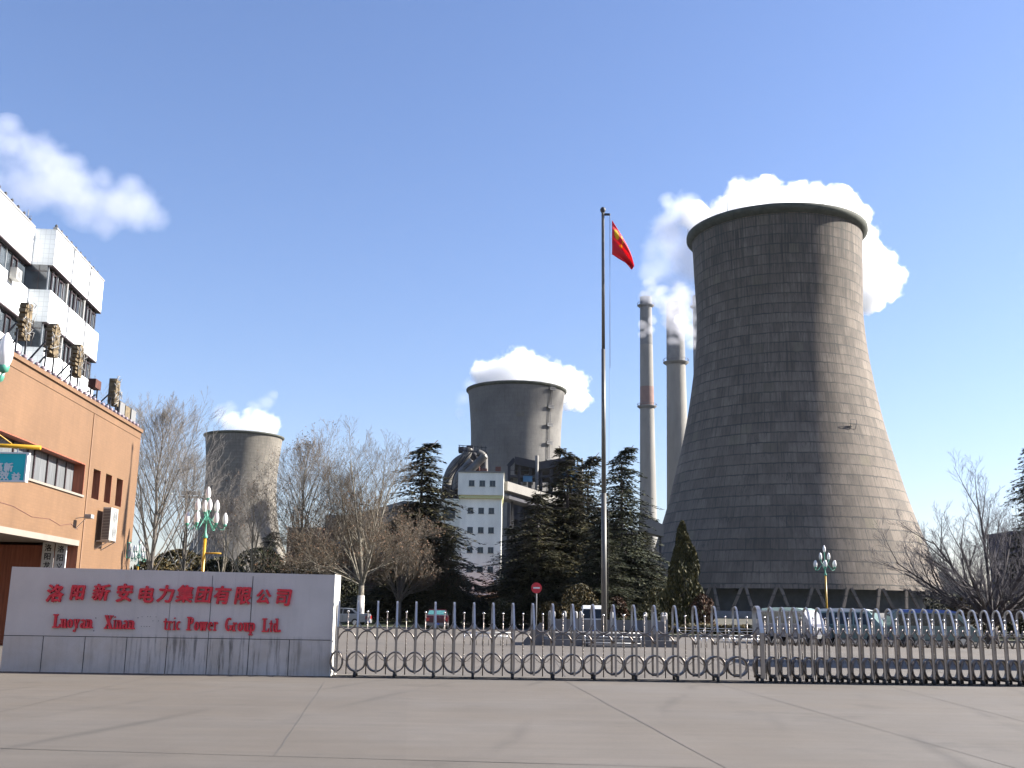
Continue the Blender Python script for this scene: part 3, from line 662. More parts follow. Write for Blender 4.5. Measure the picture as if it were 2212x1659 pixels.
# ------------------------------------------------------------------ steam
def remesh(me, vox):
    o = bpy.data.objects.new('tmp', me); col.objects.link(o)
    md = o.modifiers.new('r', 'REMESH'); md.mode = 'VOXEL'; md.voxel_size = vox
    dg = bpy.context.evaluated_depsgraph_get(); m2 = bpy.data.meshes.new_from_object(o.evaluated_get(dg)); bpy.data.objects.remove(o); bpy.data.meshes.remove(me)
    return m2
def steam_field(name, bl, D, K, A, t0, nsc, colr, seed):
    """vapour whose density comes from a union of round billows eaten into by fractal noise"""
    m = bpy.data.materials.new(name); m.use_nodes = True; t = m.node_tree; N = t.nodes; Lk = t.links
    N.remove(N['Principled BSDF']); v = N.new('ShaderNodeVolumePrincipled'); v.inputs['Color'].default_value = (*colr, 1); v.inputs['Anisotropy'].default_value = .1
    tc = N.new('ShaderNodeTexCoord')
    def mt(op, a, b=None, c=None, clamp=False):
        n = N.new('ShaderNodeMath'); n.operation = op; n.use_clamp = clamp
        for k, q in enumerate((a, b, c)):
            if q is None: continue
            if hasattr(q, 'is_output'): Lk.new(q, n.inputs[k])
            else: n.inputs[k].default_value = q
        return n.outputs[0]
    # a slow warp makes the billows uneven
    wn_ = N.new('ShaderNodeTexNoise'); wn_.inputs['Scale'].default_value = nsc * .45; wn_.inputs['Detail'].default_value = 2; Lk.new(tc.outputs['Object'], wn_.inputs['Vector'])
    sb = N.new('ShaderNodeVectorMath'); sb.operation = 'SUBTRACT'; Lk.new(wn_.outputs['Color'], sb.inputs[0]); sb.inputs[1].default_value = (.5, .5, .5)
    sc_ = N.new('ShaderNodeVectorMath'); sc_.operation = 'SCALE'; Lk.new(sb.outputs[0], sc_.inputs[0]); sc_.inputs['Scale'].default_value = 2.2 / nsc * .35
    ad = N.new('ShaderNodeVectorMath'); ad.operation = 'ADD'; Lk.new(tc.outputs['Object'], ad.inputs[0]); Lk.new(sc_.outputs[0], ad.inputs[1])
    f = None
    for c, r in bl:
        d = N.new('ShaderNodeVectorMath'); d.operation = 'DISTANCE'; Lk.new(ad.outputs[0], d.inputs[0]); d.inputs[1].default_value = c
        g = mt('MULTIPLY_ADD', d.outputs['Value'], -1.0 / r, 1.0); f = g if f is None else mt('SMOOTH_MAX', f, g, .12)
    n = N.new('ShaderNodeTexNoise'); n.inputs['Scale'].default_value = nsc; n.inputs['Detail'].default_value = 6; n.inputs['Roughness'].default_value = .62
    of = N.new('ShaderNodeVectorMath'); of.operation = 'ADD'; Lk.new(tc.outputs['Object'], of.inputs[0]); of.inputs[1].default_value = (seed * 31.7, seed * 11.3, 0); Lk.new(of.outputs[0], n.inputs['Vector'])
    e = mt('MULTIPLY_ADD', n.outputs[0], A, -A * .5 - t0); e = mt('ADD', f, e); e = mt('MULTIPLY', e, K, clamp=True)
    Lk.new(mt('MULTIPLY', e, D), v.inputs['Density']); Lk.new(v.outputs[0], N['Material Output'].inputs['Volume'])
    return m
SP = dict(big=(.30, 3.6, 2.0, .06, .12, (1, 1, 1)), soft=(.085, 2.2, 2.4, .14, .09, (.97, .97, 1)), thin=(.038, 1.6, 2.4, .12, .08, (.95, .95, 1)), grey=(.085, 2.0, 2.3, .04, .14, (.84, .84, .89)),
          mid=(.24, 3.6, 2.1, .10, .12, (1, 1, 1)), left=(.13, 2.6, 2.2, .10, .11, (1, 1, 1)), cloud=(.034, 1.4, 2.1, .04, .05, (.94, .94, 1)), puff=(.4, 4, 1, .05, .3, (1, 1, 1)))
def steam(name, blobs, Y, kind, label, seed=1, cat='steam', vox=2.2):
    """blobs: (px, py, radius px, depth offset)"""
    bm = bmesh.new(); bl = []; infl = 1.16
    for (x, y, r, dy) in blobs:
        p = at(x, y, Y + dy); dc = (p - CAM).dot(fw); R = r * dc / F * 1.16; bl.append((p, R))
        bmesh.ops.create_icosphere(bm, subdivisions=3, radius=R * infl, matrix=Matrix.Translation(p))
    me = bpy.data.meshes.new('tmp'); bm.to_mesh(me); bm.free(); m2 = remesh(me, vox); m2.name = name
    c = sum((v.co for v in m2.vertices), Vector()) / max(1, len(m2.vertices))
    for v in m2.vertices: v.co -= c
    D, K, A, t0, nsc, colr = SP[kind]
    m2.materials.clear(); m2.materials.append(steam_field(label[:40], [(tuple(p - c), R) for p, R in bl], D, K, A, t0, nsc, colr, seed)); m2.update()
    o = bpy.data.objects.new(name, m2); col.objects.link(o); o.location = c; tag(o, label, cat); return o
steam('steam_plume', [(1690, 480, 66, -6), (1620, 462, 56, 0), (1560, 478, 46, 10), (1750, 474, 52, 10), (1500, 470, 36, 30), (1640, 432, 44, 40), (1720, 442, 46, 50), (1600, 425, 40, 45), (1800, 472, 58, 75),
       (1850, 510, 48, 98), (1880, 570, 46, 110), (1912, 608, 40, 112), (1872, 628, 42, 108), (1868, 462, 24, 100), (1560, 600, 46, 50), (1800, 560, 60, 95), (1700, 520, 70, 55), (1940, 600, 24, 112), (1830, 440, 30, 85), (1765, 428, 34, 60), (1665, 420, 36, 45)],
      288, 'big', 'bright white billowing steam over the rim of the great cooling tower', 1)
steam('steam_wisp', [(1478, 462, 44, -18), (1452, 505, 50, -14), (1500, 540, 60, -10), (1440, 440, 24, -14)],
      340, 'soft', 'soft white billow hanging left of the great tower rim', 14)
steam('steam_wisp', [(1440, 540, 48, 0), (1425, 590, 42, 0), (1470, 600, 50, 0), (1400, 600, 26, 5), (1500, 650, 34, 8), (1408, 550, 34, 0), (1400, 640, 20, 0)],
      345, 'thin', 'pale lilac thin steam drifting left below the great white plume', 4)
steam('chimney_smoke', [(1466, 700, 26, -8), (1478, 676, 26, -6), (1460, 660, 30, -14), (1452, 682, 24, -12), (1445, 660, 22, -3), (1494, 650, 20, 5), (1486, 715, 20, 0), (1492, 740, 16, -2), (1455, 735, 15, -6), (1428, 640, 22, 10), (1470, 628, 26, 0), (1450, 690, 20, -8)],
      432, 'grey', 'greyish smoke curling round the top of the middle chimney', 6, 'smoke')
steam('chimney_smoke', [(1397, 640, 17, 0), (1408, 622, 20, 0), (1390, 700, 11, -4), (1402, 715, 12, -4), (1386, 722, 9, -4), (1411, 690, 10, 0)],
      545, 'grey', 'small faint smoke puffs round the top of the leftmost chimney', 9, 'smoke')
steam('steam_plume', [(1463, 692, 9, 0), (1470, 699, 9, 0), (1478, 690, 7, 0)], 420, 'puff', 'tiny bright steam puff in front of the middle chimney', 12, vox=.6)
steam('steam_plume', [(1115, 812, 52, 0), (1060, 815, 38, 0), (1165, 812, 44, 5), (1040, 800, 24, 8), (1205, 822, 38, 55), (1240, 836, 34, 70), (1252, 856, 28, 75), (1110, 790, 30, 10), (1150, 788, 28, 8), (1080, 795, 28, 10), (1228, 862, 22, 70), (1185, 800, 26, 30), (1190, 835, 36, 45)],
      432, 'mid', 'white steam cap on the middle cooling tower trailing off its right side', 2)
steam('steam_wisp', [(1003, 862, 22, 0), (1015, 835, 22, 0), (1000, 890, 16, 0)], 455, 'thin', 'faint grey vapour left of the middle cooling tower rim', 5)
steam('steam_plume', [(540, 925, 34, 0), (575, 920, 30, 0), (510, 928, 26, 0), (560, 900, 22, 0), (500, 915, 22, 0)], 538, 'left', 'small white steam puff over the left cooling tower rim', 3)
steam('steam_wisp', [(480, 905, 26, 0), (500, 888, 20, 0), (570, 868, 20, 0), (585, 852, 14, 0), (545, 885, 20, 0)], 545, 'thin', 'thin pale wisps rising above the left cooling tower', 8)
steam('steam_cloud', [(20, 330, 62, 0), (80, 350, 62, 0), (130, 395, 60, 0), (60, 410, 62, 0), (190, 430, 58, 0), (250, 440, 56, 0), (310, 452, 46, 0), (345, 470, 30, 0), (-60, 330, 70, 0), (-40, 400, 60, 0), (220, 390, 34, 0), (280, 405, 32, 0), (150, 350, 30, 0), (20, 285, 34, 0), (230, 485, 34, 0)],
      420, 'cloud', 'soft lilac cloud of drifting steam at upper left above the white office block', 7, 'cloud', vox=4)

# ------------------------------------------------------------------ orange office building (left)
A0 = atz(305, 935, 9.0); C0 = atz(0, 755, 9.0); d_ = (C0 - A0); d_.z = 0; ang_o = atan2(d_.y, d_.x)
ob = empty('orange_building', (A0.x, A0.y, 0), ang_o, 'orange tiled two-storey building with a long window band, left edge', 'building')
# local frame: +x towards the camera along the facade, local +y = outward (to the yard), z up
SL = 28.0; HT = 9.0; DP = -13.0
def wall_cells(mb, xs, zs, holes, y=0):
    for i in range(len(xs) - 1):
        for k in range(len(zs) - 1):
            cx, cz = (xs[i] + xs[i + 1]) / 2, (zs[k] + zs[k + 1]) / 2
            if any(a < cx < b and c < cz < d for a, b, c, d in holes): continue
            mb.quad((xs[i], y, zs[k]), (xs[i], y, zs[k + 1]), (xs[i + 1], y, zs[k + 1]), (xs[i + 1], y, zs[k]))
holes = [(2.05, 2.93, 5.5, 6.64), (3.6, 4.43, 5.5, 6.64), (5.1, 6.0, 5.5, 6.64), (7.0, 24.0, 5.5, 6.68), (6.95, 28.1, -1, 3.8)]
xs = sorted({0, SL, 6.95, 2.05, 2.93, 3.6, 4.43, 5.1, 6.0, 7.0, 24.0}); zs = sorted({0, 3.8, 5.5, 6.64, 6.68, HT})
mb = MB(); wall_cells(mb, xs, zs, holes)
RD = -.42
for a, b, c, d in holes[:4]:
    mb.quad((a, 0, c), (a, RD, c), (a, RD, d), (a, 0, d)); mb.quad((b, 0, c), (b, 0, d), (b, RD, d), (b, RD, c))
    mb.quad((a, 0, d), (a, RD, d), (b, RD, d), (b, 0, d)); mb.quad((a, 0, c), (b, 0, c), (b, RD, c), (a, RD, c))
mb.quad((0, 0, 0), (0, DP, 0), (0, DP, HT), (0, 0, HT))
mb.quad((SL, 0, 3.8), (SL, DP, 3.8), (SL, DP, HT), (SL, 0, HT))
mb.quad((0, DP, 0), (SL, DP, 0), (SL, DP, HT), (0, DP, HT))
mb.build('wall', M['orange'], ob)
mb = MB(); mb.box(-.06, SL + .06, -.30, .07, HT + .001, HT + .14); mb.box(0, SL, .0015, .02, HT - .30, HT - .26); mb.box(-.06, .24, DP, -.301, HT + .001, HT + .14); mb.build('parapet', M['orange'], ob)
mb = MB(); mb.quad((0, -.3, HT - .25), (SL, -.3, HT - .25), (SL, DP, HT - .25), (0, DP, HT - .25)); mb.build('roof', M['stone'], ob)
mb = MB(); mb.box(6.55, 6.62, .002, .03, 0.0, HT - .32); mb.build('wall_seam', mat('seam', (0.2072, 0.1221, 0.0740), .7), ob)
mb = MB(); mb.box(6.95, SL, DP, -.30, 3.72, 3.80); mb.box(6.95, SL, -.30, .03, 3.62, 3.82); mb.build('canopy_soffit', M['orange_soffit'], ob)
# window band
wb = MB(); wb.quad((7.0, RD + .02, 5.5), (24, RD + .02, 5.5), (24, RD + .02, 6.68), (7.0, RD + .02, 6.68)); win = wb.build('window_band', M['blind'], ob)
mb = MB(); x = 7.0; rj = random.Random(2)
while x < 24:
    mb.box(x - .035, x + .035, RD + .021, RD + .07, 5.5, 6.68); x += rj.choice([.95, .62, 1.25, 1.2, .7])
mb.box(7, 24, RD + .0215, RD + .065, 5.5, 5.56); mb.box(7, 24, RD + .0215, RD + .065, 6.62, 6.68); mb.build('window_frame', M['frame_dark'], win)
mb = MB(); mb.box(7.0, 24, RD, .06, 5.42, 5.497); mb.build('window_sill', M['orange_soffit'], ob)
mb = MB(); mb.box(7.001, 7.04, RD + .02, -.001, 5.5, 6.68); mb.box(7.04, 24, RD + .08, -.001, 6.64, 6.679); mb.build('window_reveal', M['brick'], ob)
for a, b, c, d in holes[:3]:
    mb = MB(); mb.quad((a, RD + .01, c), (b, RD + .01, c), (b, RD + .01, d), (a, RD + .01, d)); w = mb.build('window', M['glass'], ob)
    mb = MB(); mb.box(a, a + .05, RD + .012, RD + .05, c, d); mb.box(b - .05, b, RD + .012, RD + .05, c, d); mb.box(a + .05, b - .05, RD + .013, RD + .05, (c + d) / 2, (c + d) / 2 + .04); mb.build('window_frame', M['frame_alu'], w)
    mb = MB(); mb.box(a + .001, a + .025, RD + .051, -.001, c + .001, d - .001); mb.build('window_reveal', M['brick'], ob)
# entrance recess: cross wall facing the camera, door glass, inner wall
mb = MB(); mb.box(6.75, 6.94, -4.2, -.002, 0, 3.62); mb.build('entrance_pier', M['brick'], ob)
mb = MB(); mb.box(6.941, 7.25, -5.2, -4.6, 0, 3.62); mb.box(9.5, 10, -6, -5.4, 0, 3.62); mb.build('column', M['orange_soffit'], ob)
mb = MB(); mb.box(6.6, SL, -6.6, -6.4, 0, 3.71); mb.build('inner_wall', M['brick'], ob)
mb = MB(); mb.box(7.3, 12, -6.39, -6.3, 0, 3.0); mb.build('door_glass', M['glass'], ob)
# horizontal plaster cracks
mb = MB(); pts = [(7.2, 4.22), (8.0, 4.36), (9.1, 4.22), (10.2, 4.36), (11.8, 4.30), (13.5, 4.5), (16, 4.55)]
for a, b in zip(pts, pts[1:]): mb.bar((a[0], .004, a[1]), (b[0], .004, b[1]), .02, .006)
mb.build('wall_cable', M['frame_maroon'], ob)
def on_ob(o, s, y, z, rz=0): o.location = ob.matrix_basis @ Vector((s, y, z)); o.rotation_euler = (0, 0, ang_o + rz); return o
ob.matrix_world  # (location and rotation are set above)
ob_m = Matrix.Translation(ob.location) @ Matrix.Rotation(ang_o, 4, 'Z')
def on_ob(o, s, y, z, rz=0): o.location = ob_m @ Vector((s, y, z)); o.rotation_euler = (0, 0, ang_o + rz); return o
# air conditioner
ac = empty('air_conditioner', (0, 0, 0), 0, 'white twin-fan air conditioner on brackets on the orange wall', 'air conditioner'); on_ob(ac, 4.57, .36, 3.96)
mb = MB(); mb.box(-.47, .47, -.16, .16, 0, 1.28); mb.build('casing', M['acwhite'], ac, bevel=.01)
mb = MB()
for k in range(20): mb.box(.4701, .482, -.13, .13, .06 + k * .058, .09 + k * .058)
mb.build('side_grille', M['dark'], ac)
for z in (.34, .94):
    mb = MB()
    for rr_ in (.24, .18, .12, .06): mb.add([(rr_ * cos(2 * pi * k / 24) - .1, .172, z + rr_ * sin(2 * pi * k / 24)) for k in range(24)] + [((rr_ - .025) * cos(2 * pi * k / 24) - .1, .172, z + (rr_ - .025) * sin(2 * pi * k / 24)) for k in range(24)], [(k, (k + 1) % 24, 24 + (k + 1) % 24, 24 + k) for k in range(24)])
    f = mb.build('fan_grille', M['frame_alu'], ac)
    mb = MB(); mb.add([(.25 * cos(2 * pi * k / 24) - .1, .165, z + .25 * sin(2 * pi * k / 24)) for k in range(24)], [tuple(range(24))]); mb.build('fan_opening', mat('fan shade', (.2, .2, .2), .7), f)
mb = MB()
for x in (-.38, .38): mb.bar((x, -.35, -.03), (x, .18, -.03), .04); mb.bar((x, -.35, -.35), (x, .12, -.05), .03)
mb.build('bracket', M['frame_alu'], ac)
sl = empty('spotlight', (0, 0, 0), 0, 'small floodlight on a bracket at the seam of the orange wall', 'light'); on_ob(sl, 7.5, 0, 4.55)
mb = MB(); mb.bar((0, .0, .05), (0, .45, .12), .03); mb.bar((0, 0, -.35), (0, .4, .1), .02); mb.build('bracket', M['frame_alu'], sl)
mb = MB(); mb.box(-.18, .18, .35, .6, .05, .2); mb.build('lamp_head', M['offwhite'], sl, bevel=.01)
# wall plates
for (xa, xb, body, lab) in ((121, 146, '洛阳义', 'tall white plate reading in black Chinese, right one beside the entrance'), (93, 119, '洛阳龙', 'tall white plate reading in black Chinese, left one beside the entrance')):
    q0 = at(xa, 1180, 39.7); q1 = at(xb, 1180, 39.7); wdt = q1.x - q0.x; zt = at(xa, 1169, 39.7).z
    pl = empty('name_plate', ((q0.x + q1.x) / 2, 39.68, 0), 0, lab, 'plate', 'name plates at the entrance')
    mb = MB(); mb.box(-wdt / 2 + .01, wdt / 2 - .01, -.03, .03, .9, zt); mb.build('board', M['white'], pl)
    for k, ch in enumerate(body):
        me = text_mesh(ch, .27, .004, 0, bold=.005); me.materials.append(M['dark']); me.name = 'character'
        o = bpy.data.objects.new('character', me); col.objects.link(o); o.parent = pl; o.location = (0, -.036, zt - .24 - k * .315 - (.0 if xa < 100 else .05)); o.rotation_euler = (pi / 2, 0, 0)
sm = empty('notice_box', (0, 0, 0), 0, 'small pale double box on the far end of the orange wall', 'box'); on_ob(sm, .42, .03, 3.5)
mb = MB(); mb.box(-.24, .24, 0, .06, 0, .26); mb.box(-.24, .24, 0, .06, .30, .6); mb.build('panel', M['offwhite'], sm)
mb = MB(); mb.box(-.28, .28, -.02, -.001, -.04, .64); mb.build('frame', M['lampgreen'], sm)
# rooftop letters seen on edge
def roof_letter(px, y0, y1, kind, label, seed):
    q = atz(px, 0, 0)
    # s on parapet: intersect ray with vertical plane 0.7 m behind the facade
    def s_of(px, py):
        n = Vector((-sin(ang_o), cos(ang_o), 0)); n = n if n.x > 0 else -n
        a = Vector((A0.x, A0.y, 0)) - n * .7; d = ray(px, py); t = (a - CAM).dot(n) / d.dot(n); w = CAM + d * t
        return (w - Vector((A0.x, A0.y, 0))).dot(Vector((cos(ang_o), sin(ang_o), 0))), w.z
    s, z1 = s_of(px, y0); _, z0 = s_of(px, y1); sgn = -.7 if (ob_m @ Vector((0, 1, 0)) - ob_m @ Vector((0, 0, 0))).x > 0 else .7
    root = empty('rooftop_letter', (0, 0, 0), 0, label, 'sign letter', 'weathered sign letters on the orange building roof'); on_ob(root, s, sgn, HT)
    z0 -= HT; z1 -= HT; r = random.Random(seed); w = .40
    mb = MB()
    if kind != 'frame':
        n = 7
        for k in range(n):
            zz = z0 + (z1 - z0) * k / n; mb.box(-w * r.uniform(.55, 1), w * r.uniform(.5, 1), -.10, .12, zz, zz + (z1 - z0) / n * r.uniform(.45, .75))
        for k in range(3):
            x = r.uniform(-w * .8, w * .8); mb.box(x - .1, x + .1, -.12 - .01 * k, .14 + .01 * k, z0 - r.uniform(0, .1), z1 + r.uniform(-.05, .1))
        mb.build('letter_box', [M['rust']], root)
        mb = MB()
        for k in range(20):
            zz = r.uniform(z0, z1); x = r.uniform(-w, w); mb.tube([(x, .16, zz), (x + r.uniform(-.2, .2), .26, zz + r.uniform(-.15, .15)), (x + r.uniform(-.3, .3), .2, zz + r.uniform(-.3, .3))], .014, 4)
        mb.build('neon_tube', M['offwhite'], root)
        mb = MB(); mb.box(-w * .9, -w * .6, -.16, .05, z0, z0 + (z1 - z0) * .6); mb.build('letter_side', M['rustred'], root)
    else:
        mb.box(-.2, .5, -.1, .2, z1 - .35, z1); mb.build('letter_box', M['rustred'], root)
    mb = MB()
    for x in (-.4, .4):
        mb.bar((x, 0, -.1), (x, 0, max(z0 + .2, .5) if kind != 'frame' else z1 - .2), .05); mb.bar((x, -1.3, -.1), (x, -.05, z0 + (z1 - z0) * .35), .05)
    zc = max(z0 + .1, .45) if kind != 'frame' else z1 - .25; mb.bar((-.43, 0, zc), (.43, 0, zc), .05)
    mb.build('support_frame', M['blacksteel'], root)
roof_letter(55, 656, 735, 'x', 'largest weathered rooftop sign letter, nearest the lamp at upper left', 1)
roof_letter(115, 701, 770, 'x', 'weathered rooftop sign letter second from left above the orange wall', 2)
roof_letter(167, 749, 812, 'x', 'weathered rooftop sign letter third from left above the orange wall', 3)
roof_letter(205, 823, 864, 'frame', 'bare rooftop frame with only a scrap of its letter left', 4)
roof_letter(249, 820, 875, 'x', 'narrow weathered rooftop letter right of the bare frame', 5)
def s_of0(px, py, off=.7):
    n = Vector((sin(ang_o), -cos(ang_o), 0)); n = n if n.x > 0 else -n
    a = Vector((A0.x, A0.y, 0)) - n * off; d = ray(px, py); t = (a - CAM).dot(n) / d.dot(n); w = CAM + d * t
    return (w - Vector((A0.x, A0.y, 0))).dot(Vector((cos(ang_o), sin(ang_o), 0))), w.z
sg = -1 if (ob_m @ Vector((0, 1, 0)) - ob_m @ Vector((0, 0, 0))).x > 0 else 1
for px, y0, y1, lab in ((264, 868, 909, 'tall dark rooftop panel, leftmost of three at the end of the orange roof'), (275.5, 877, 912, 'brownish rooftop panel between two dark ones on the orange roof'), (288, 884, 918, 'dark rooftop panel at the very end of the orange roof')):
    s, z = s_of0(px, y0); mb = MB(); h = z - HT
    mb.box(-.42, .42, -.14, .0, .0, h); o = mb.build('roof_panel', [M['blacksteel']]); tag(o, lab, 'panel', 'panels at the end of the orange roof'); on_ob(o, s, sg * .7, HT)
    if o: 
        mb = MB(); mb.box(-.32, .40, .001, .05, .05, h - .05); mb.build('panel_face', M['rust'] if px > 270 and px < 280 else M['stack_top'], o)
bulbm = MB(); bulbm.lathe([(.03, -.02), (.055, .03), (.095, .1), (.085, .18), (.001, .22)], 8)
b0 = bulbm.build('roof_bulb', [mat('roof bulb', (.16, .12, .14), .4)]); bulbs = ['dark round bulb on the orange parapet edge, one of a long row']
s = .35; k = 0
while s < 17:
    o = b0 if k == 0 else b0.copy()
    if k: col.objects.link(o)
    tag(o, 'small dark bulb in the long row along the orange parapet', 'bulb', 'bulbs along the orange parapet'); on_ob(o, s, sg * .12, HT + .15); s += .55; k += 1

# ------------------------------------------------------------------ white office block behind
C1 = Vector((-29.42, 65.1, 0)); F1 = Vector((-30.6, 76.34, 0)); d_ = F1 - C1; ang_w = atan2(d_.y, d_.x)
wb_ = empty('white_office_block', C1, ang_w, 'tall white tiled office block with dark window bands behind the orange building', 'building')
LW = d_.length; HB = 25.0
floors = [(25.0, 22.6), (20.95, 18.85), (17.2, 15.1), (13.45, 11.35), (9.7, 7.6), (5.95, 3.85)]
def bay(parent, x0, x1, y, nwin=2, gap=True):
    """white spandrels and recessed window band between; outward is -local y (towards +X world)"""
    for zt, zb in floors: mb = MB(); mb.box(x0, x1, y, y + 6, zb, zt); mb.build('spandrel', M['wtile'], parent)
    for (a, b), (c, d) in zip(floors, floors[1:]):
        mb = MB(); mb.box(x0 + .01, x1 - .01, y + .30, y + 5.9, c + .001, b - .001); w = mb.build('window_band', M['glass'], parent)
        mb = MB(); mb.box(x0 + .02, x1 - .02, y - .03, y + .29, b - .10, b - .002)
        for q in range(nwin):
            cx = x0 + (x1 - x0) * (q + .75) / (nwin + .5); hw = .42
            for xx in (cx - hw, cx + hw): mb.box(xx - .04, xx + .04, y + .2, y + .299, c + .01, b - .3)
            mb.box(cx - hw + .04, cx + hw - .04, y + .2, y + .299, b - .36, b - .3)
        mb.build('window_frame', M['frame_dark'], w)
        mb = MB()
        for q in range(4): xx = x0 + (x1 - x0) * (q + .12) / 4; mb.box(xx - .03, xx + .03, y + .24, y + .2985, c + .01, b - .12)
        mb.build('mullion', M['frame_alu'], w)
n = 3
sides = -1 if (Matrix.Rotation(ang_w, 4, 'Z') @ Vector((0, 1, 0))).x > 0 else 1     # local y direction that points inward
assert sides == 1
cuts = [(0, 3.75), (4.05, 7.75), (8.05, LW)]
for a, b in cuts: bay(wb_, a, b, 0)
mb = MB()
for (a, b), (c, d) in zip(cuts, cuts[1:]): mb.box(b, c, .32, 6, 0, HB - .02)
mb.build('groove', M['stack_top'], wb_)
mb = MB()
for (a, b), (c, d) in zip(cuts, cuts[1:]): mb.tube([((b + c) / 2, .22, 0), ((b + c) / 2, .22, HB - .3)], .07, 6)
mb.build('downpipe', M['offwhite'], wb_)
# near wing set back by a step, with its end face
WX = -1.35
bay(wb_, -16, -.02, -WX, 5)
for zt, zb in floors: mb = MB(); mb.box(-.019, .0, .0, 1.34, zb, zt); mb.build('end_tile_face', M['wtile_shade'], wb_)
for (a, b), (c, d) in zip(floors, floors[1:]):
    mb = MB(); mb.box(-.0189, .005, .31, 1.33, c + .002, b - .002); w = mb.build('end_window', M['glass'], wb_)
    mb = MB(); mb.box(-.03, -.02, .80, .84, c + .01, b - .01); mb.box(-.031, -.021, .31, 1.33, b - .45, b - .40); mb.build('window_frame', M['frame_dark'], w)
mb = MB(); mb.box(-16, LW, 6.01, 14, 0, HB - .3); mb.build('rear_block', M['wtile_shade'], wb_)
mb = MB(); mb.box(-16, -.1, 1.30, 1.5, HB + .001, HB + .12); mb.box(-.12, LW + .05, -.05, .2, HB + .002, HB + .125); mb.build('coping', M['offwhite'], wb_)
wm = Matrix.Translation(C1) @ Matrix.Rotation(ang_w, 4, 'Z')
def on_w(o, p): o.location = wm @ Vector(p); o.rotation_euler = (0, 0, ang_w); return o
mb = MB(); cb = []
for k in range(24): x = -15 + k * 1.08; mb.lathe([(.02, 0), (.09, .08), (.09, .2), (.01, .26)], 6, (x, .1 if x > 0 else 1.4, HB + .13))
mb.build('bulb_row', M['blacksteel'], wb_)
mb = MB(); ppt = [(-12 + k * .5, 1.33 if k < 24 else -.03, HB - .35 - .25 * abs(sin(k * .7))) for k in range(46)]
mb.tube([p for p in ppt if p[0] < -.2], .02, 4); mb.tube([(p[0], -.04, p[2]) for p in ppt if p[0] > 0], .02, 4); mb.build('light_string', M['stack_top'], wb_)
aca = empty('air_conditioner', (0, 0, 0), 0, 'white air conditioner under the top windows of the white block', 'air conditioner')
for (x, z, lab) in ((-7.2, 20.2, 'white air conditioner at the left edge below the top windows of the white block'), (-3.2, 20.55, 'small grey air conditioner nearest the inner corner of the white block')):
    r_ = aca if x < -5 else empty('air_conditioner', label=lab, cat='air conditioner'); tag(r_, lab); on_w(r_, (x, 1.05, z))
    mb = MB(); mb.box(-.45, .45, -.2, .2, 0, .7); mb.build('casing', M['acwhite'], r_, bevel=.01)
    mb = MB(); mb.add([(.22 * cos(2 * pi * k / 16), -.212, .35 + .22 * sin(2 * pi * k / 16)) for k in range(16)], [tuple(range(16))]); mb.build('fan_opening', M['stack_top'], r_)
for px, y0, y1, lab in ((15, 372, 425, 'thin roof antenna at the far left on the white block'), (58, 433, 488, 'thin roof antenna beside the step of the white block')):
    p0_ = at(px, y1, 66); p1_ = at(px + 2, y0, 66); mb = MB(); mb.tube([(0, 0, 0), (0, 0, p1_.z - p0_.z)], [.05, .03], 5)
    for k in range(3): mb.bar((-.25, 0, (p1_.z - p0_.z) * (.35 + .2 * k)), (.25, 0, (p1_.z - p0_.z) * (.35 + .2 * k)), .03)
    o = mb.build('antenna', M['stack_top'], loc=(p0_.x, 66, HB - .1)); tag(o, lab, 'antenna', 'antennas on the white block')

# ------------------------------------------------------------------ lamps
def make_lamp():
    root = empty('street_lamp', (0, 0, 0), 0)
    mb = MB(); mb.tube([(0, 0, 0), (0, 0, 4.4)], .075, 10); mb.lathe([(.16, 0), (.16, .3), (.10, .45), (.075, .5)], 12); mb.build('pole', M['yellow'], root)
    mb = MB(); mb.lathe([(.11, 4.4), (.12, 4.46), (.05, 4.62), (.035, 4.9), (.04, 5.3), (.07, 5.4), (.03, 5.5), (.025, 6.1)], 10)
    for k in range(6):
        a = 2 * pi * k / 6 + .3; c, s = cos(a), sin(a)
        mb.tube([(.04 * c, .04 * s, 5.35), (.35 * c, .35 * s, 5.05), (.6 * c, .6 * s, 4.78), (.76 * c, .76 * s, 4.78), (.8 * c, .8 * s, 4.93)], .018, 5)
        mb.lathe([(.02, -.03), (.07, .0), (.085, .07), (.07, .1)], 8, (.8 * c, .8 * s, 4.94))
    for k in range(4):
        a = 2 * pi * k / 4 + .5; c, s = cos(a), sin(a)
        mb.tube([(.03 * c, .03 * s, 5.0), (.25 * c, .25 * s, 5.22), (.42 * c, .42 * s, 5.5)], .018, 5); mb.lathe([(.02, -.03), (.07, .0), (.08, .06)], 8, (.42 * c, .42 * s, 5.52))
    mb.lathe([(.025, -.04), (.07, .0), (.08, .05)], 8, (0, 0, 6.1)); mb.build('bracket', M['lampgreen'], root)
    bp = [(.07, 0), (.105, .1), (.12, .2), (.105, .33), (.06, .45), (.015, .52)]
    bo = None
    for k in range(11):
        if k < 6: a = 2 * pi * k / 6 + .3; p = (.8 * cos(a), .8 * sin(a), 5.01)
        elif k < 10: a = 2 * pi * (k - 6) / 4 + .5; p = (.42 * cos(a), .42 * sin(a), 5.57)
        else: p = (0, 0, 6.13)
        if bo is None: mb = MB(); mb.lathe(bp, 12); bo = mb.build('lamp_globe', M['bulb'], root); bo.location = p
        else: c_ = bo.copy(); col.objects.link(c_); c_.location = p
    return root
lamp = make_lamp()
tag(lamp, 'ornate street lamp with white tulip globes on a yellow pole behind the granite wall', 'street lamp', 'ornate multi-globe street lamps')
mb = MB(); mb.tube([(0, 0, 3.75), (.75, 0, 3.74)], .035, 8); lamp_arm = mb.build('arm', M['yellow'], lamp)
lamp.location = (at(443, 1160, 47).x, 47, 0)
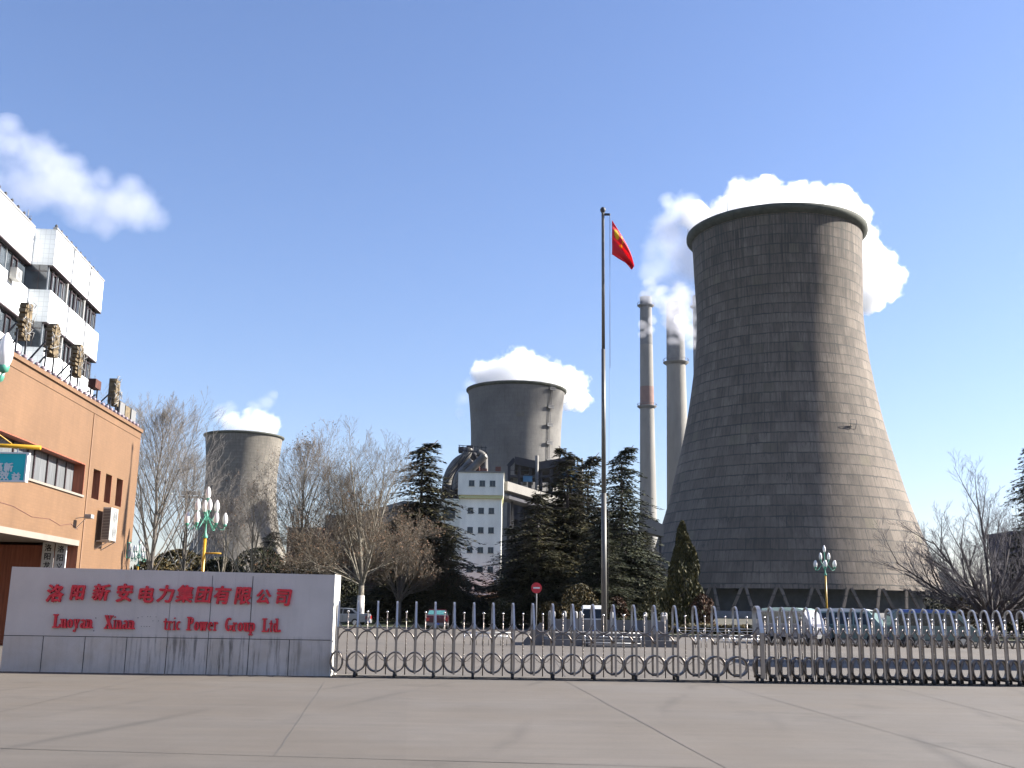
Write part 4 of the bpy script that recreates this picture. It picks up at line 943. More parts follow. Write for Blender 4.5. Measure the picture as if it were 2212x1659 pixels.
def lamp_at(x, Y, z, label, sc_=1):
    o = copy_tree(lamp); o['label'] = label; o.location = (x, Y, 0); o.rotation_euler = (0, 0, random.uniform(0, 3)); o.scale = (sc_,) * 3
    for c in kids(o):
        if c.name.startswith('arm'): bpy.data.objects.remove(c)
    return o
q = at(1780, 1180, 79); lamp_at(q.x, 79, 0, 'ornate street lamp on a yellow pole before the great cooling tower, at right', .97)
q = at(1161, 1200, 98); lamp_at(q.x, 98, 0, 'shaded ornate street lamp above the no-entry sign among the cedars', .95)
q = at(1081, 1230, 140); lamp_at(q.x, 140, 0, 'dim distant street lamp between the pale building and the dark cedars', .98)
q = at(304, 1152, 92); lamp_at(q.x, 92, 0, 'distant street lamp just past the end corner of the orange building', 1.05)
nl = lamp_at(-8.38, 15.5, 0, 'nearest street lamp, one white globe cut by the left photo edge', 1.0); nl.rotation_euler = (0, 0, -.30)
mb = MB(); mb.tube([(0, 0, 3.86), (1.48, 0, 3.80)], .032, 8); ar = mb.build('arm', M['yellow'], nl); ar.rotation_euler = (0, 0, .30)
mb = MB(); mb.tube([(0, 0, 4.55), (1.05, 0, 3.85)], .010, 5); br = mb.build('arm_brace', M['yellow'], nl); br.rotation_euler = (0, 0, .30)
bs = empty('banner_sign', (-8.38, 15.5, 0), 0, 'teal sign with white Chinese characters hung from the near lamp arm', 'sign')
mb = MB(); mb.box(.12, 1.30, -.03, .03, 3.31, 3.70); mb.build('board', M['teal'], bs)
mb = MB()
for b_ in ((.10, 1.325, 3.70, 3.722), (.10, 1.325, 3.288, 3.31), (1.30, 1.325, 3.3101, 3.6999), (.10, .12, 3.3101, 3.6999)): mb.box(b_[0], b_[1], -.045, .045, b_[2], b_[3])
mb.build('frame', M['white'], bs)
mb = MB(); mb.bar((.3, 0, 3.722), (.3, 0, 3.83), .015); mb.bar((1.15, 0, 3.722), (1.15, 0, 3.80), .015); mb.build('hanger', M['white'], bs)
for ch, px, py in (('新', 18, 1009), ('高', -4, 1008), ('效', 9, 1027), ('益', 34, 1030)):
    me = text_mesh(ch, .135, .004, 0, bold=.006); me.materials.append(M['white']); me.name = 'character'; o = bpy.data.objects.new('character', me); col.objects.link(o); o.parent = bs
    q = at(px, py, 15.46); o.location = (q.x + 8.38, -.036, q.z); o.rotation_euler = (pi / 2, 0, 0)

# ------------------------------------------------------------------ flagpole, flag, podium
FX, FY = 4.0, 49.5
topz = at(1308, 452, FY).z
fp = empty('flagpole', (at(1305, 1300, FY).x, FY, 0), 0, 'tall grey tapering flagpole rising from the stone podium', 'flagpole')
mb = MB(); mb.tube([(0, 0, .3), (0, 0, topz * .33)], [.135, .12], 14); mb.tube([(0, 0, topz * .33), (0, 0, topz * .66)], [.108, .095], 14); mb.tube([(0, 0, topz * .66), (0, 0, topz - .1)], [.082, .072], 14)
mb.build('pole', mat('galvanised pole', (0.1110, 0.1058, 0.0969), .5, .3, nscale=1.5, namt=.2), fp)
mb = MB(); mb.lathe([(.07, -.1), (.13, 0), (.14, .08), (.1, .17), (.01, .22)], 12, (0, 0, topz - .1)); mb.build('finial', M['blacksteel'], fp)
mb = MB(); mb.box(.07, .32, -.04, .04, topz - .32, topz - .22); mb.lathe([(.05, -.03), (.05, .03)], 8, (.32, 0, topz - .27)); mb.build('pulley_arm', M['blacksteel'], fp)
mb = MB(); mb.tube([(.33, 0, topz - .3), (.33, 0, topz - 8)], .007, 4); mb.tube([(.36, .0, topz - .3), (.18, 0, 1.4)], .006, 4); mb.build('halyard', M['stack_top'], fp)
hx = at(1322, 475, FY); tip = at(1369, 580, FY); hb = at(1322, 549, FY)
NU, NV = 54, 36
def star_in(u, v, cx, cyy, r, rot):
    dx, dy = (u - cx), (v - cyy); d = sqrt(dx * dx + dy * dy)
    if d > r: return False
    a = (atan2(dy, dx) - rot) % (2 * pi / 5); a = min(a, 2 * pi / 5 - a); return d * (cos(a) + sin(a) * (cos(pi / 5) - .382) / .588 * .9) < r * .95 if a > 0 else True
pts = {}; T0 = Vector((hx.x, FY, hx.z)); B0 = Vector((hb.x, FY, hb.z)); TT = Vector((tip.x, FY, tip.z + .05)); BB = Vector((tip.x - .12, FY, tip.z))
for i in range(NU + 1):
    u = i / NU
    top = T0.lerp(TT, u) + Vector((.14 * sin(pi * u), 0, .02 * sin(pi * u)))
    bot = B0.lerp(BB, u) + Vector((.0, 0, -.05 * sin(pi * u) * 1)) + Vector((0, 0, .09 * sin(pi * u)))
    for k in range(NV + 1):
        v = k / NV; p = top.lerp(bot, v)
        amp = .03 + .17 * u; p += Vector((.05 * u * sin(9 * v + 3 * u), amp * sin(13 * v + 4.5 * u + .5), .02 * u * sin(14 * v)))
        pts[i, k] = p
mb = MB(); vv = [pts[i, k] for i in range(NU + 1) for k in range(NV + 1)]; b0_ = Vector((hx.x, FY, hb.z)); mb.v = [tuple(p - b0_) for p in vv]
for i in range(NU):
    for k in range(NV):
        U, V_ = (i + .5) / NU * 30, (k + .5) / NV * 20
        isst = star_in(U, V_, 5, 5, 3.2, -pi / 2) or any(star_in(U, V_, a, b, 1.15, c) for a, b, c in ((10, 2, .4), (12, 4, .1), (12, 7, 0), (10, 9, .3)))
        a = i * (NV + 1) + k; mb.f.append((a, a + NV + 1, a + NV + 2, a + 1)); mb.m.append(1 if isst else 0); mb.sm.append(True)
fl = mb.build('flag', [M['flag'], M['star']], loc=b0_); md = fl.modifiers.new('thickness', 'SOLIDIFY'); md.thickness = .006
tag(fl, 'limp red flag with yellow stars hanging from the top of the flagpole', 'flag')
# podium
pd = empty('flag_podium', (1.6, 48.2, 0), 0, 'grey stone flag podium with steps and balustrade posts in the yard', 'podium')
mb = MB(); mb.box(0, 5.9, 0, 5, 0, .28); mb.box(.35, 5.55, .35, 4.65, .281, .55); mb.build('platform', M['stone'], pd)
mb = MB()
for k in range(3): mb.box(1.9, 4.0, -.9 + k * .3, -.001 if k == 0 else -.001, .1 * k, .1 * (k + 1) - .001)
mb.build('steps', M['stone'], pd)
def bal_post(x, y, h=.95):
    mb = MB(); mb.box(x - .085, x + .085, y - .085, y + .085, .55, .55 + h * .68); mb.lathe([(.07, 0), (.085, .03), (.085, .24), (.06, .29), (.01, .31)], 12, (x, y, .55 + h * .68)); mb.build('baluster_post', M['offwhite'], pd)
posts = [(.4, .4), (.4, 1.3), (.9, .4), (1.4, .4), (1.4, 1.3), (4.5, .4), (4.9, .4), (5.4, .4), (5.4, 1.3), (.4, 4.6), (1.9, 4.6), (3.4, 4.6), (5.4, 4.6)]
for x, y in posts: bal_post(x, y)
for (a, b) in (((.4, .4), (1.4, .4)), ((.4, .4), (.4, 4.6)), ((4.5, .4), (5.4, .4)), ((5.4, .4), (5.4, 4.6)), ((.4, 4.6), (5.4, 4.6))):
    mb = MB(); mb.bar((a[0], a[1], .86), (b[0], b[1], .86), .12, .5); mb.build('panel', M['stone'], pd)
mb = MB(); mb.add([(-.9, .6, 0), (.0, .6, .28), (.0, 2.2, .28), (-.9, 2.2, 0)], [(0, 1, 2, 3)]); mb.yprism([(-1.0, 0), (-.0, 0), (-.0, .95), (-.15, .95)], .45, .58); mb.yprism([(-1.0, 0), (0, 0), (0, .95), (-.15, .95)], 2.2, 2.33); mb.build('ramp', M['stone'], pd)
# low railings
def railing(x0, x1, y, h, step, label, nr=2, y1=None):
    y1 = y if y1 is None else y1; r = empty('low_railing', (x0, y, 0), 0, label, 'railing', 'low metal railings in the yard'); L = x1 - x0; n = max(2, int(L / step))
    for k in range(n + 1):
        mb = MB(); mb.tube([(L * k / n, (y1 - y) * k / n, 0), (L * k / n, (y1 - y) * k / n, h)], .02, 5); mb.build('upright', M['ball'], r)
    for q in range(nr):
        z = h * (1 - .28 * q) if q < 2 else h * .3
        mb = MB(); mb.tube([(0, 0, z), (L, y1 - y, z)], .017, 5); mb.build('rail', M['white'], r)
railing(3.3, 5.7, 47.0, .62, .8, 'short low railing across the front of the flag podium', 3)
railing(-1.9, .2, 47.5, .55, .25, 'low railing left of the flag podium', 2)
railing(8.3, 11.3, 48.5, .55, .25, 'low railing right of the flag podium', 2)
railing(10.5, 22.5, 67.2, .55, 1.5, 'long low white railing along the lawn in front of the juniper', 2, 65.8)
railing(26, 46, 65.2, .5, 1.6, 'low white railing along the lawn at far right behind the blue van', 2, 61)

# no-entry sign
q = at(1159, 1270, 71); ne = empty('no_entry_sign', (q.x, 71, 0), 0, 'round red no-entry sign with a white bar on a dark pole', 'road sign')
mb = MB(); mb.tube([(0, 0, 0), (0, 0, q.z - .0)], .04, 8); mb.build('pole', M['stack_top'], ne)
mb = MB(); n_ = 32; mb.add([(.35 * cos(2 * pi * k / n_), -.05, .35 * sin(2 * pi * k / n_)) for k in range(n_)] + [(.35 * cos(2 * pi * k / n_), -.03, .35 * sin(2 * pi * k / n_)) for k in range(n_)], [tuple(range(n_)), tuple(range(n_, 2 * n_))[::-1]] + [(k, n_ + k, n_ + (k + 1) % n_, (k + 1) % n_) for k in range(n_)])
di = mb.build('disc', M['noentry'], ne, loc=(0, 0, q.z)); mb = MB(); mb.box(-.22, .22, -.058, -.0505, -.05, .05); mb.build('bar', M['white'], di)

# ------------------------------------------------------------------ vehicles
def vehicle(kind, body_c, roof_c, label, loc, rz, glass=None, group=None, cat='van'):
    """x forward, y left; built around its centre on the ground"""
    if kind == 'microvan':
        Lh, w, bl, roofz = 1.85, .74, .98, 1.83
        prof = [(-Lh, .35), (-Lh, 1.0), (-Lh + .10, 1.62), (-Lh + .30, 1.78), (-.6, roofz), (.75, roofz - .03), (1.05, 1.72), (1.62, 1.02), (Lh - .02, .86), (Lh, .5), (Lh - .05, .3)]
        wins = [[(-Lh + .22, 1.03), (-Lh + .26, 1.58), (-.80, 1.62), (-.80, 1.03)], [(-.70, 1.03), (-.70, 1.62), (.22, 1.62), (.22, 1.03)], [(.32, 1.03), (.32, 1.62), (.92, 1.58), (1.36, 1.03)]]
        ws = (1.45, 1.03, 1.06, 1.70); rs = (-Lh, 1.05, -Lh + .10, 1.6); wheels = (-1.15, 1.18); wr = .28
    else:
        Lh, w, bl, roofz = 2.15, .82, .88, 1.42
        prof = [(-Lh, .35), (-Lh, .78), (-Lh + .08, .98), (-1.55, 1.02), (-.95, 1.36), (-.3, roofz), (.45, roofz - .02), (1.05, 1.0), (Lh - .2, .80), (Lh, .62), (Lh, .32)]
        wins = [[(-1.35, 1.0), (-.9, 1.30), (-.32, 1.34), (-.32, .98)], [(-.24, .98), (-.24, 1.35), (.40, 1.33), (.88, .98)]]
        ws = (1.0, 1.02, .48, 1.37); rs = (-1.5, 1.04, -.98, 1.34); wheels = (-1.32, 1.35); wr = .31
    root = empty(cat if cat != 'car' else 'parked_car', loc, rz, label, cat, group)
    tw = lambda z: w if z < bl else w - (z - bl) * (.20 if kind == 'microvan' else .38)
    pf = []
    for i in range(len(prof)):
        a, b = prof[i], prof[(i + 1) % len(prof)]; pf.append(a)
        if (a[1] - bl) * (b[1] - bl) < -1e-9: t = (bl - a[1]) / (b[1] - a[1]); pf.append((a[0] + (b[0] - a[0]) * t, bl))
    n = len(pf); mb = MB()
    lo = [i for i in range(n) if pf[i][1] <= bl + 1e-6]; hi = [i for i in range(n) if pf[i][1] >= bl - 1e-6]
    mb.add([(x, tw(z), z) for x, z in pf] + [(x, -tw(z), z) for x, z in pf], [tuple(lo)[::-1], tuple(hi)[::-1], tuple(n + i for i in lo), tuple(n + i for i in hi)] + [(i, (i + 1) % n, n + (i + 1) % n, n + i) for i in range(n)])
    mb.build('body', body_c, root, bevel=.025)
    g = glass or M['carglass']
    if roof_c is not None:
        mb = MB(); zs_ = [p for p in prof if p[1] > roofz - .16]; m_ = len(zs_)
        mb.add([(x, tw(z) + .012, z + .012) for x, z in zs_] + [(x, -tw(z) - .012, z + .012) for x, z in zs_] + [(x, tw(roofz - .2) + .012, roofz - .16) for x, z in zs_] + [(x, -tw(roofz - .2) - .012, roofz - .16) for x, z in zs_],
               [(i, i + 1, m_ + i + 1, m_ + i) for i in range(m_ - 1)] + [(i, 2 * m_ + i, 2 * m_ + i + 1, i + 1) for i in range(m_ - 1)] + [(m_ + i, m_ + i + 1, 3 * m_ + i + 1, 3 * m_ + i) for i in range(m_ - 1)])
        mb.build('roof', roof_c, root)
    for s in (1, -1):
        for wn_ in wins:
            mb = MB(); mb.add([(x, s * (tw(z) + .012), z) for x, z in wn_], [tuple(range(len(wn_)))]); mb.build('side_window', g, root)
        mb = MB()
        for xx in ((-.75, .27) if kind == 'microvan' else (-.28,)): mb.box(xx - .008, xx + .008, s * (w + .004) - .004, s * (w + .004) + .004, .4, bl - .02)
        mb.build('door_gap', M['dark'], root)
        mb = MB(); mb.bar((1.0, s * (w + .02), 1.05), (1.02, s * (w + .16), 1.1), .1, .14); mb.build('mirror', M['dark'], root)
    o1 = Vector((.012, 0, .01))
    for (xa, za, xb, zb), nm, sg_ in ((ws, 'windscreen', 1), (rs, 'rear_window', -1)):
        mb = MB(); e = .016 * sg_; mb.quad((xa + e, tw(za) - .07, za + .012), (xa + e, -tw(za) + .07, za + .012), (xb + e, -tw(zb) + .07, zb + .012), (xb + e, tw(zb) - .07, zb + .012)); mb.build(nm, g, root)
    for x in wheels:
        for s in (1, -1):
            mb = MB(); mb.tube([(x, s * (w - .16), wr), (x, s * (w + .015), wr)], wr, 18); wh = mb.build('wheel', M['rubber'], root)
            mb = MB(); mb.tube([(x, s * (w + .0), wr), (x, s * (w + .022), wr)], wr * .58, 12); mb.build('rim', M['rimalu'], wh)
    for s in (1, -1):
        zl = .8 if kind == 'microvan' else .68
        mb = MB(); mb.box(Lh - .04, Lh + .012, s * (w - .2) - .12, s * (w - .2) + .12, zl - .09, zl + .07); mb.build('headlight', M['lamp_clear'], root)
        mb = MB(); mb.box(-Lh - .012, -Lh + .03, s * (w - .17) - .13, s * (w - .17) + .13, zl - .08, zl + .16); mb.build('tail_light', M['lamp_red'], root)
    mb = MB(); mb.box(Lh - .06, Lh + .05, -w + .03, w - .03, .28, .48); mb.build('bumper', M['stack_top'], root, bevel=.02)
    mb = MB(); mb.box(-Lh - .05, -Lh + .06, -w + .03, w - .03, .28, .48); mb.build('bumper', M['stack_top'], root, bevel=.02)
    mb = MB(); mb.box(-Lh - .056, -Lh - .051, -.22, .22, .34, .46); mb.build('number_plate', M['plate_blue'], root)
    return root
vg = 'vans parked behind the folded gate'
q = at(2008, 1390, 55)
vehicle('microvan', paint('teal green paint', (.10, .15, .15)), paint('blue roof paint', (.05, .10, .30)), 'blue-roofed teal van parked at right behind the folded gate', (q.x + .1, 55, 0), radians(-6), group=vg).scale = (1.12, 1, 1)
q = at(1845, 1390, 57)
vehicle('microvan', paint('green white paint', (.12, .19, .18)), paint('white roof paint', (.55, .55, .52)), 'white-roofed green van parked between two other vans', (q.x, 57.2, 0), radians(-32), None, vg)
q = at(1715, 1390, 57.5)
vehicle('microvan', paint('pale violet paint', (.15, .15, .18)), paint('pale green roof paint', (.30, .42, .38)), 'van with a pale green roof, leftmost of the parked vans', (q.x, 57.5, 0), radians(-52), None, vg)
q = at(943, 1340, 80)
vehicle('sedan', paint('dark red paint', (.05, .008, .012)), None, 'dark red car seen from behind, stopped before the pale building', (q.x, 81, 0), radians(92), M['carglass_teal'], None, 'car')
q = at(1278, 1340, 66)
vehicle('microvan', paint('white car paint', (.66, .66, .64)), None, 'white vehicle parked behind the flag podium, seen from the rear', (q.x, 66, 0), radians(88), None, None, 'car')
q = at(745, 1330, 84)
vehicle('sedan', paint('grey car paint', (.22, .23, .25)), None, 'grey car parked under the whitewashed plane tree', (q.x - .5, 86, 0), radians(170), None, None, 'car')

# ------------------------------------------------------------------ far buildings
def bld(name, X0, X1, Y, depth, z1, mname, label, cat='building'):
    r = empty(name, (X0, Y, 0), 0, label, cat); mb = MB(); mb.box(0, X1 - X0, 0, depth, 0, z1); mb.build('wall', M[mname], r); return r
# pale office tower
PX0, PX1, PY = -8.0, -1.35, 170.0
ow = empty('pale_tower_building', (PX0, PY, 0), 0, 'narrow pale green-white tower building with small windows and a boxed top floor', 'building')
Wd = PX1 - PX0; zt = at(1040, 1022, PY).z; zo = at(1040, 1077, PY).z
mb = MB(); mb.box(0, Wd, 0, 12, 0, zo); mb.build('wall', M['bwhite'], ow)
mb = MB(); mb.box(-.35, Wd + .25, -.7, 12.3, zo + .5, zt); mb.build('top_floor', M['bwhite'], ow)
mb = MB(); mb.box(-.2, Wd + .15, -.45, 12.2, zo + .001, zo + .499); mb.build('band', M['byellow'], ow)
mb = MB(); mb.box(-.5, Wd + .4, -.85, 12.4, zt + .001, zt + .22); mb.build('roof', M['bgrey'], ow)
for yy in (1045, 1103, 1145, 1188, 1230, 1272):
    z = at(1040, yy, PY).z
    for fx in (.255, .51, .755):
        x = Wd * fx + (.12 if yy == 1045 else 0); y = -.71 if yy == 1045 else -.012
        mb = MB(); mb.box(x - .44, x + .44, y - .02, y, z - .45, z + .45); w = mb.build('window', M['bwin'], ow)
        mb = MB(); mb.box(x - .02, x + .02, y - .05, y - .021, z - .45, z + .45)
        mb.box(x - .5, x + .5, y - .09, y - .021, z - .54, z - .455); mb.build('window_frame', M['bgrey'], w)
mb = MB(); mb.box(-5.5, Wd + 2.5, -3.5, -.02, 3.0, 3.5); mb.build('canopy', M['borange'], ow)
mb = MB()
for k in range(6): mb.box(-5.2 + k * 2.7, -4.8 + k * 2.7, -3.2, -2.8, 0, 2.99)
mb.build('column', M['bwhite'], ow)
lw = bld('side_wing', at(942, 1200, 174).x, PX0 - .05, 174, 10, at(960, 1077, 174).z, 'bwhite', 'lower pale wing with large windows left of the pale tower building')
for yy in (1108, 1150, 1190, 1232):
    z = at(960, yy, 174).z - 0; mb = MB(); mb.box(1.0, 2.9, -.05, -.01, z - .9, z + .9); mb.build('window', M['bwin'], lw)
# ducts behind
dk = empty('flue_ducts', (-8, 215, 0), 0, 'curved silver flue ducts with red bases rising behind the pale tower building', 'duct')
def ppx(lst, Y): return [Vector(at(x, y, Y)) - Vector((-8, 215, 0)) for x, y in lst]
for k, (lst, rad, yy) in enumerate((([(962, 1075), (968, 1030), (985, 1000), (1006, 985), (1012, 968)], .95, 220), ([(985, 1060), (990, 1030), (1006, 1010), (1020, 995)], .8, 216), ([(1010, 1022), (1022, 1010), (1042, 990), (1046, 985)], .8, 212), ([(1046, 1025), (1046, 1000), (1044, 985), (1032, 978)], .75, 213), ([(975, 1068), (978, 1035), (996, 1008), (1028, 980)], 1.5, 226))):
    mb = MB(); pp = ppx(lst, yy); sm_ = []
    for i in range(len(pp) - 1):
        a, b, c, d = pp[max(i - 1, 0)], pp[i], pp[i + 1], pp[min(i + 2, len(pp) - 1)]
        for q in range(5): t = q / 5; sm_.append(.5 * ((2 * b) + (-a + c) * t + (2 * a - 5 * b + 4 * c - d) * t * t + (-a + 3 * b - 3 * c + d) * t ** 3))
    sm_.append(pp[-1]); mb.tube(sm_, rad, 14); mb.build('duct', M['duct' if k != 4 else 'boiler'], dk)
for (x0, x1, y0, y1, yy, mm) in ((956, 1000, 1048, 1078, 218, 'boiler'), (1015, 1036, 1003, 1024, 214, 'ductred'), (1036, 1052, 1012, 1024, 210, 'ductred'), (1070, 1082, 1008, 1024, 210, 'ductred'), (990, 1002, 965, 975, 221, 'boiler'), (1008, 1022, 962, 972, 221, 'boiler')):
    a = at(x0, y1, yy); b = at(x1, y0, yy); mb = MB(); mb.box(a.x + 8, b.x + 8, yy - 215, yy - 212, a.z, b.z); mb.build('housing', M[mm], dk)
mb = MB()
for x in range(992, 1052, 8):
    a = at(x, 975, 217); mb.bar(Vector((a.x + 8, 2, a.z)), Vector((a.x + 8, 2, a.z + 1.2)), .12)
a = at(990, 972, 217); b = at(1052, 978, 217); mb.bar((a.x + 8, 2, a.z + 1), (b.x + 8, 2, b.z + 1), .12); mb.bar((a.x + 8, 2, a.z), (b.x + 8, 2, b.z), .3)
for (xa, ya, xb, yb) in ((958, 1050, 1004, 985), (966, 1030, 1018, 975), (1000, 1020, 1050, 990), (975, 1060, 1046, 1010)): a = at(xa, ya, 211); b = at(xb, yb, 211); mb.bar((a.x + 8, -3, a.z), (b.x + 8, -3, b.z), .22); mb.bar((a.x + 8, -3, a.z + 1.1), (b.x + 8, -3, b.z + 1.1), .1)
for x in (958, 970, 980, 992, 1004, 1016, 1028, 1040, 1050): a = at(x, 1000 if x > 990 else 1050, 217); mb.bar((a.x + 8, 2, 0), (a.x + 8, 2, a.z), .5)
mb.build('steel_frame', M['boiler'], dk)
# boiler house
bh = empty('boiler_house', (0, 205, 0), 0, 'dark open steel boiler house with a winged roof and blue panels', 'building')
def bq(x, y, Y=208): p = at(x, y, Y); return Vector((p.x, Y - 205, p.z))
mb = MB(); a = bq(1112, 992); b = bq(1165, 1003); c = bq(1240, 991); rr_ = bq(1098, 1008)
for p, q in ((a, b), (b, c)): mb.add([p + Vector((0, -4, 0)), q + Vector((0, -4, 0)), q + Vector((0, 12, 0)), p + Vector((0, 12, 0)), p + Vector((0, -4, -1.5)), q + Vector((0, -4, -1.5)), q + Vector((0, 12, -1.5)), p + Vector((0, 12, -1.5))], [(0, 1, 2, 3), (4, 7, 6, 5), (0, 4, 5, 1), (3, 2, 6, 7), (0, 3, 7, 4), (1, 5, 6, 2)])
mb.bar(a, rr_, .8, .8); mb.build('roof', M['boiler'], bh)
xs_ = [bq(x, 1010).x for x in (1100, 1122, 1145, 1168, 1190, 1212, 1235, 1252)]; mb = MB()
for x in xs_:
    for y in (0, 8): mb.bar((x, y, 0), (x, y, 28.5), .55)
for z in (5, 9.5, 14, 18.5, 22.5, 26.5):
    mb.bar((xs_[0], 0, z), (xs_[-1], 0, z), .6, .5); mb.box(xs_[0], xs_[-1], .5, 8, z - .1, z + .1)
    mb.bar((xs_[0], -.6, z + 1.1), (xs_[-1], -.6, z + 1.1), .1)
for i in range(len(xs_) - 1): z = 5 + 4.4 * (i % 4); mb.bar((xs_[i], -.1, z), (xs_[i + 1], -.1, z + 4.4), .3)
mb.build('steel_frame', M['boiler'], bh)
mb = MB(); mb.box(xs_[0] + .5, xs_[-1] - .5, 3, 9, 0, 24); mb.build('boiler_body', M['boiler'], bh)
rj = random.Random(8); mb = MB()
for k in range(26): x = rj.uniform(xs_[0], xs_[-1] - 2); z = rj.uniform(3, 26); mb.box(x, x + rj.uniform(.5, 2.4), .9 + rj.random(), 2.9, z, z + rj.uniform(.4, 2.2))
mb.build('equipment', M['bgrey'], bh)
mb = MB()
for x0, x1, y0, y1 in ((1215, 1232, 1020, 1045), (1236, 1252, 1006, 1060), (1130, 1150, 1028, 1040), (1226, 1252, 1012, 1030)):
    a = bq(x0, y1, 203); b = bq(x1, y0, 203); mb.box(a.x, b.x, -1.9 + .05 * (x0 % 7), -1.2, a.z, b.z)
mb.build('blue_panel', M['bblue'], bh)
mb = MB(); a = bq(1160, 985, 204); mb.tube([(a.x, -1.5, 15), (a.x, -1.5, a.z)], .35, 8); a = bq(1237, 990, 204)
for k in range(3): mb.tube([(a.x + k * .9, -1.5, 15), (a.x + k * .9, -1.5, a.z)], .15, 6)
mb.tube([(bq(1163, 1060).x, -1.5, 6), (bq(1163, 1060).x, -1.5, 22)], .22, 6); mb.build('vent_pipe', M['duct'], bh)
# conveyor gallery
cg = empty('conveyor_gallery', (0, 178, 0), 0, 'pale sloping conveyor gallery running down from the pale tower building', 'conveyor')
mb = MB(); a = at(1086, 1050, 178); b = at(1212, 1088, 196)
a = a - Vector((0, 178, 0)); b = b - Vector((0, 178, 0)); mb.bar(a, b, 1.9, 1.5); mb.build('tube', M['gallery'], cg)
mb = MB(); mb.bar(a + Vector((0, 0, -1.9)), b + Vector((0, 0, -1.9)), 2.6, .5)
for k in range(4): p = a.lerp(b, .15 + .25 * k); mb.bar((p.x - .8, p.y, 0), (p.x, p.y, p.z - 1.5), .35); mb.bar((p.x + .8, p.y, 0), (p.x, p.y, p.z - 1.5), .35)
mb.build('trestle', M['boiler'], cg)
ch_ = empty('transfer_house', (at(1385, 1105, 240).x, 240, 0), 0, 'small grey conveyor house between the chimney bases and the great tower', 'building')
hh = at(1385, 1108, 240).z; mb = MB(); mb.add([(0, 0, hh - 4), (5, 0, hh - 5.2), (5, 0, hh - 2.6), (0, 0, hh), (0, 5, hh - 4), (5, 5, hh - 5.2), (5, 5, hh - 2.6), (0, 5, hh)], [(0, 1, 2, 3), (4, 7, 6, 5), (3, 2, 6, 7), (0, 4, 5, 1), (1, 5, 6, 2), (0, 3, 7, 4)]); mb.build('wall', M['gallery'], ch_)
mb = MB(); mb.bar((2.5, 2.5, hh - 4.5), (-22, 2.5, hh - 8), 2.6, 2.4); mb.build('gallery', M['gallery'], ch_)
mb = MB()
for x in (.5, 4.5): mb.bar((x, 2.5, 0), (x, 2.5, hh - 4.5), .5)
mb.build('trestle', M['boiler'], ch_)
# long low works
f1 = bld('low_workshop', at(618, 1200, 250).x, at(700, 1200, 250).x, 250, 20, at(660, 1139, 250).z, 'bbrown', 'low brown workshop building left of the grey sheds behind bare trees')
f2 = bld('turbine_hall', at(698, 1200, 262).x, at(990, 1200, 262).x, 262, 30, at(720, 1112, 262).z, 'bgrey', 'long grey turbine hall with stepped roof behind the plane tree')
mb = MB(); p0_ = at(766, 1098, 263); p1_ = at(980, 1090, 263); x0 = p0_.x - f2.location.x; x1 = p1_.x - f2.location.x
mb.add([(x0, 1, 20), (x1, 1, 20), (x1, 1, p1_.z - .3), ((x0 + x1) / 2, 1, p1_.z + .8), (x0 - .0, 1, p0_.z - 1.5), (x0, 28, 20), (x1, 28, 20), (x1, 28, p1_.z - .3), ((x0 + x1) / 2, 28, p1_.z + .8), (x0, 28, p0_.z - 1.5)], [(0, 1, 2, 3, 4), (5, 9, 8, 7, 6), (4, 3, 8, 9), (3, 2, 7, 8), (1, 6, 7, 2), (0, 4, 9, 5)]); mb.build('roof_hall', M['bgrey'], f2)
zb_ = at(760, 1142, 262).z; mb = MB(); mb.box(.3, x1 - .3, -2.5, -.05, 0, zb_); mb.build('lower_storey', M['bbrown'], f2)
mb = MB()
for k in range(4): xx = (at(722 + k * 44, 1180, 259).x - f2.location.x); mb.box(xx, xx + 2.6, -2.7, -2.52, at(740, 1195, 259).z, at(740, 1168, 259).z)
mb.build('window', M['bblue'], f2)
ts = empty('tank_shed', (at(2008, 1290, 300).x, 300, 0), 0, 'low grey sloped-roof shed right of the great cooling tower', 'building')
mb = MB(); mb.yprism([(0, 0), (30, 0), (30, 5.6), (21, 7.0), (14, 8.6), (3, 13.2), (0, 13.4)], 0, 18); mb.build('wall', M['bgrey'], ts)
mb = MB(); 
for k in range(7): mb.box(1 + k * 4, 3.4 + k * 4, -.1, -.01, 1.5, 3.2)
mb.build('window', M['bwin'], ts)
fr = bld('dark_block', at(2192, 1200, 150).x, at(2192, 1200, 150).x + 9, 150, 8, at(2192, 1155, 150).z, 'darkblue', 'dark blue block half hidden by the cedar at the right edge')
mb = MB(); mb.box(-.3, 9.3, -.3, 8.3, at(2192, 1155, 150).z + .01, at(2192, 1155, 150).z + .5); mb.build('roof', M['darkblue'], fr)
go = bld('shadow_block', 21, 33, 35.0, 5.0, 8.4, 'bwhite', 'pale unseen block added just outside the right edge to shadow the yard')  # unseen block, added and sized to throw the shadow band across the yard
mb = MB()
for k in range(4): mb.box(1 + k * 2.8, 2.8 + k * 2.8, -.06, -.01, 1.0, 2.4); mb.box(1 + k * 2.8, 2.8 + k * 2.8, -.06, -.01, 4.6, 6.0)
mb.build('window', M['bwin'], go)
